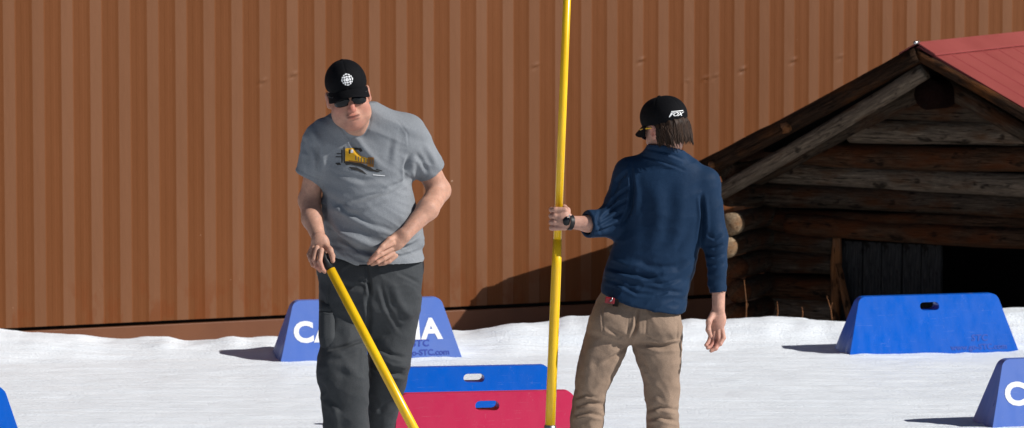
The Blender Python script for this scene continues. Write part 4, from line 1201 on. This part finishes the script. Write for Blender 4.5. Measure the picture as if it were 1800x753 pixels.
    w2 = 1 - np.abs(fnoise(V[:, 0] * 12 + V[:, 2] * 9, V[:, 1] * 9, V[:, 2] * 24 - V[:, 0] * 10, 2))
    V = V + N * ((w2 - .6) * amp * .45)[:, None]
    V = folds(V, Fc, [([(1068, 470), (1100, 480), (1140, 488), (1165, 484)], 3.5, -.007), ([(1062, 490), (1090, 500), (1120, 516), (1150, 518)], 3.5, -.006), ([(1130, 496), (1165, 500), (1196, 490)], 3.5, -.006), ([(1064, 478), (1110, 490), (1160, 503)], 5, .006), ([(1150, 520), (1175, 512), (1200, 515)], 3.5, -.005),
                      ([(1110, 455), (1150, 470), (1190, 470), (1215, 455)], 6, -.006), ([(1075, 455), (1105, 468), (1130, 462)], 5, .006), ([(1215, 400), (1190, 440), (1150, 460)], 7, -.004),
                      ([(1108, 290), (1112, 330), (1108, 365), (1092, 400)], 3.5, -.012), ([(1104, 300), (1085, 320), (1078, 350)], 3.5, -.007), ([(1108, 330), (1085, 345), (1066, 370)], 3, -.008), ([(1106, 350), (1080, 365), (1058, 385)], 3, -.008),
                      ([(1098, 372), (1075, 385), (1050, 400)], 3, -.007), ([(1095, 390), (1070, 402), (1048, 410)], 3, -.007), ([(1055, 370), (1050, 390), (1058, 412)], 3, -.005), ([(1112, 300), (1120, 340), (1115, 380)], 6, .005),
                      ([(1233, 345), (1236, 380), (1230, 425)], 3.5, -.012), ([(1240, 340), (1244, 400), (1240, 430)], 4, .004), ([(1240, 430), (1256, 436), (1272, 430)], 3, -.007), ([(1240, 446), (1256, 452), (1273, 446)], 3, -.006), ([(1242, 412), (1256, 420), (1270, 412)], 3, -.006), ([(1244, 462), (1258, 467), (1272, 462)], 3, -.004),
                      ([(1128, 274), (1160, 282), (1205, 300)], 2.5, -.004), ([(1150, 320), (1160, 380), (1150, 440)], 14, .006), ([(1200, 320), (1195, 380), (1185, 430)], 12, .005), ([(1135, 262), (1170, 268), (1204, 282)], 2.5, -.004)])
    sw = to_obj('sweater', (V, Fc), MS['navy'], body, root)
    # ---- trousers
    fd = Field(P2(985, 872, -.32), P2(1230, 495, .32), .0046)
    fd.loft([(500, 1066, 1190, 0, .09), (522, 1052, 1194, 0, .105), (550, 1040, 1198, -.005, .12), (580, 1031, 1200, -.015, .125), (596, 1055, 1175, -.01, .09), (605, 1090, 1130, -.01, .04)], .02, 2.5)
    fd.ell(P2(1078, 572, -.06), (.08, .075, .075), None, .05); fd.ell(P2(1160, 580, -.06), (.08, .075, .075), None, .05)
    fd.loft([(540, 1060, 1108, 0, .08), (560, 1042, 1110, 0, .105), (590, 1027, 1108, 0, .115), (620, 1020, 1101, -.01, .11), (650, 1014, 1086, -.01, .10), (690, 1010, 1066, -.01, .085), (720, 1006, 1061, -.01, .08), (753, 1003, 1060, 0, .08), (850, 1003, 1058, 0, .075)], .012, 2.3)
    fd.loft([(540, 1112, 1185, 0, .08), (560, 1110, 1196, 0, .105), (590, 1109, 1200, 0, .115), (620, 1113, 1198, -.01, .11), (650, 1125, 1196, -.01, .10), (690, 1133, 1194, -.01, .085), (720, 1137, 1193, -.01, .08), (753, 1137, 1192, 0, .08), (850, 1137, 1190, 0, .075)], .012, 2.3)
    V, Fc = fd.mesh(); V = relax(V, Fc, 1, .5); N = vnormals(V, Fc)
    w1 = 1 - np.abs(fnoise(V[:, 0] * 7, V[:, 1] * 7, V[:, 2] * 8 + V[:, 0] * 6, 3)); px, py = proj(V)
    V = V + N * ((w1 - .6) * (.006 + .008 * sstep(py, 660, 740)))[:, None]
    w2 = 1 - np.abs(fnoise(V[:, 0] * 13 + V[:, 2] * 8, V[:, 1] * 9, V[:, 2] * 20 - V[:, 0] * 9, 2))
    V = V + N * ((w2 - .6) * .004)[:, None]
    V = folds(V, Fc, [([(1122, 540), (1118, 575), (1108, 602)], 3, -.012), ([(1062, 575), (1085, 588), (1108, 600)], 4, -.006), ([(1200, 604), (1160, 608), (1118, 604)], 3.5, -.008), ([(1195, 616), (1160, 618), (1120, 612)], 4, .005),
                      ([(1108, 608), (1085, 625), (1060, 640)], 4, -.007), ([(1100, 625), (1080, 655), (1050, 690)], 5, -.006), ([(1112, 610), (1130, 640), (1150, 670)], 4, -.006), ([(1012, 715), (1035, 708), (1062, 712)], 3.5, -.009), ([(1010, 730), (1035, 726), (1060, 732)], 3.5, -.009),
                      ([(1137, 722), (1160, 716), (1192, 722)], 3.5, -.008), ([(1137, 738), (1160, 734), (1192, 742)], 3.5, -.008), ([(1010, 700), (1030, 694), (1050, 700)], 3, -.006),
                      ([(1057, 540), (1060, 585), (1085, 596), (1103, 590), (1107, 545)], 1.6, -.003), ([(1136, 548), (1135, 590), (1160, 602), (1190, 596), (1192, 560)], 1.6, -.003), ([(1040, 600), (1035, 650), (1030, 690)], 9, .005)])
    tr = to_obj('trousers', (V, Fc), MS['khaki'], body, root)
    shoe(1031, Y2 + .03, math.pi - .15, root, body, ROOT2[2]); shoe(1165, Y2 + .03, math.pi + .2, root, body, ROOT2[2])
    # ---- hair: locks falling from under the cap
    fd = Field(C - .16, C + .16, .003)
    fd.ell(L(0, .030, -.012), (.080, .086, .068), Rm, .01)
    fd.plane(L(0, -.012, 0), Rm @ np.array([0, -1, 0.25]), .006)
    fd.plane(L(0, 0, -.062), Rm @ np.array([0, 0, -1]), .02)
    Vh, Fh = fd.mesh(); Nh = vnormals(Vh, Fh); q = (Vh - C) @ Rm; ang = np.arctan2(q[:, 0], q[:, 1])
    Vh = Vh + Nh * (.004 * vnoise(ang * 16, q[:, 2] * 12, ang * 0))[:, None]
    geoH = [(Vh, Fh)]
    rnd = random.Random(5)
    for i in range(520):
        a = rnd.uniform(-1.75, 1.75); zt = rnd.uniform(-.030, -.008); ln = rnd.uniform(.045, .088) * (1 if abs(a) < 1.2 else .7)
        pts = []; rr = []
        for j in range(6):
            t = j / 5; z_ = zt - ln * t
            rad = 1.0 - .10 * t + .015 * rnd.random() + .05 * t * rnd.random()
            fl = 0
            aa = a + .10 * t * math.sin(i)
            ex = math.sin(aa) * (.080 + fl * .35) * rad; ey = .030 + math.cos(aa) * (.082 - fl * .9) * rad
            pts.append(tuple(L(ex + .003 * math.sin(i * 2.3 + t * 4), ey, z_ + .004 * math.sin(i * 1.7)))); rr.append((.0036 if i % 3 else .0026) * (1 - t) ** .5 + .0005)
        v, f = tube_geo(pts, rr, 5, cap=False)
        geoH.append((np.array(v), np.array(f)))
    Vh, Fh = join_geo(geoH)
    to_obj('hair', (Vh, Fh), MS['hair'], body, root)
    cap, csurf, CL = cap_crown(C, Rm, sc, 'cap', body, root, low=.002, tilt=-.20, rx=.090, rz=.088, brim_up=.012)
    # slanted word mark on the back of the cap
    me = text_mesh('FOX', .030, .0006, 0, shear=.45, spacing=.9)
    bmx = bmesh.new(); bmx.from_mesh(me); bmesh.ops.triangulate(bmx, faces=bmx.faces)
    polys = [[(v_.co.x * .92, v_.co.y * .72) for v_ in f_.verts] for f_ in bmx.faces]; bmx.free()
    O = P2(1191, 209, -.3)
    decal('cap_wordmark', polys, MS['white'], cap, root, csurf, O, Vector((1, 0, .03)), (0, 0, 1), (0, 1, 0), .0022, .008)
    decal('cap_wordmark', [[(-.020, .0205), (.032, .0220), (.031, .0190), (-.018, .0175)], [(-.030, -.004), (-.025, -.004), (-.015, .015), (-.020, .015)]], MS['white'], cap, root, csurf, O, (1, 0, .03), (0, 0, 1), (0, 1, 0), .0022, .008)
    # glasses temple (yellow), seen above the ear, lens
    sg = empty('sunglasses', (0, 0, 0)); sg.parent = body
    for s_ in (1, -1):
        v, f = tube_geo([tuple(L(*p) - root) for p in ((s_ * .070, -.078, .016), (s_ * .082, -.03, .010), (s_ * .086, .012, .002))], [.003, .003, .0024], 8); mesh_obj('temple', v, f, MS['yellow'], sg)
        fdl = Field(L(s_ * .036, -.098, .0) - .045, L(s_ * .036, -.098, .0) + .045, .0025); fdl.ell(L(s_ * .036, -.100, -.008), (.031, .005, .019), Rm @ np.array(Matrix.Rotation(s_ * .35, 3, 'Z')), .002)
        to_obj('lens', fdl.mesh(), MS['lens'], sg, root)
    # watch
    wc = P2(1001, 391, -.095); ax = (P2(1003, 391, -.095) - P2(1040, 395, -.05)); ax /= np.linalg.norm(ax)
    fd = Field(wc - .06, wc + .06, .0025)
    fd.cone(wc - ax * .010, wc + ax * .010, .033, .033, .003); fd.plane(wc + ax * .011, ax, .003); fd.plane(wc - ax * .011, -ax, .003)
    fd.cone(wc - ax * .04, wc + ax * .04, .0285, .0285, .002, 's')
    wt = to_obj('watch', fd.mesh(), MS['black'], body, root)
    dc = P2(996, 389, -.125); fd = Field(dc - .04, dc + .04, .0025); bxv = np.cross(ax, [0, 0, 1]); bxv /= np.linalg.norm(bxv)
    fd.ell(dc, (.018, .006, .020), np.stack([ax, bxv, np.cross(ax, bxv)], 1), .002)
    to_obj('watch_case', fd.mesh(), MS['lens'], wt, root)
    c = P2(1001, 380, -.135); fd = Field(c - .02, c + .02, .002); fd.ell(c, (.003, .004, .008), None, .002); to_obj('watch_buckle', fd.mesh(), MS['metal'], wt, root)
    return body
build_man2()
# red thing poking out of his back pocket
c = P2(1074, 525, -.118)
e = empty('pocket_knife', tuple(c)); tag(e, 'small red and metal object poking out of a tan trouser pocket', 'pocket tool')
bm = bmesh.new(); bm_box(bm, -.024, .018, -.010, .010, -.022, .004)
o_ = bm_obj('handle', bm, MS['redthing'], e, bevel=.004); o_.rotation_euler = (0, R(8), R(-6))
v, f = tube_geo([(-.004, -.012, -.012), (.004, -.012, -.004), (.006, -.011, .006)], [.003, .003, .002], 8); mesh_obj('clip', v, f, MS['metal'], e)
bm = bmesh.new(); bm_box(bm, .010, .034, -.008, .009, -.03, .002); o_ = bm_obj('pouch', bm, MS['dark'], e, bevel=.003); o_.rotation_euler = (0, R(8), R(-6))

# tall yellow pole
def pp2(py): t = (748 - py) / 808.0; return PT1 + (PT0 - PT1) * t
d = (PT0 - PT1) / np.linalg.norm(PT0 - PT1)
zg = gz(PT1[0], PT1[1]); G = PT1 - d * ((PT1[2] - zg) / d[2])
e = empty('yellow_pole', tuple(G)); tag(e, 'tall upright yellow pole gripped by the man in navy', 'pole', 'long yellow poles')
v, f = tube_geo([tuple(PT1 - G), tuple(pp2(600) - G), tuple(pp2(470) - G), tuple(pp2(420) - G)], [.0215, .0212, .0207, .0182], 22); mesh_obj('lower_shaft', v, f, MS['yellow'], e)
v, f = tube_geo([tuple(pp2(425) - G), tuple(pp2(200) - G), tuple(pp2(-200) - G)], [.0172, .0168, .016], 22); mesh_obj('upper_shaft', v, f, MS['yellow'], e)
v, f = tube_geo([tuple(pp2(747) - G), tuple(pp2(749) - G), tuple(pp2(775) - G), tuple(pp2(778) - G)], [.021, .0255, .0255, .02], 22); mesh_obj('metal_ferrule', v, f, MS['metal'], e)
v, f = tube_geo([tuple(pp2(778) - G), (0, 0, -.02)], [.014, .008], 14); mesh_obj('metal_spike', v, f, MS['metal'], e)
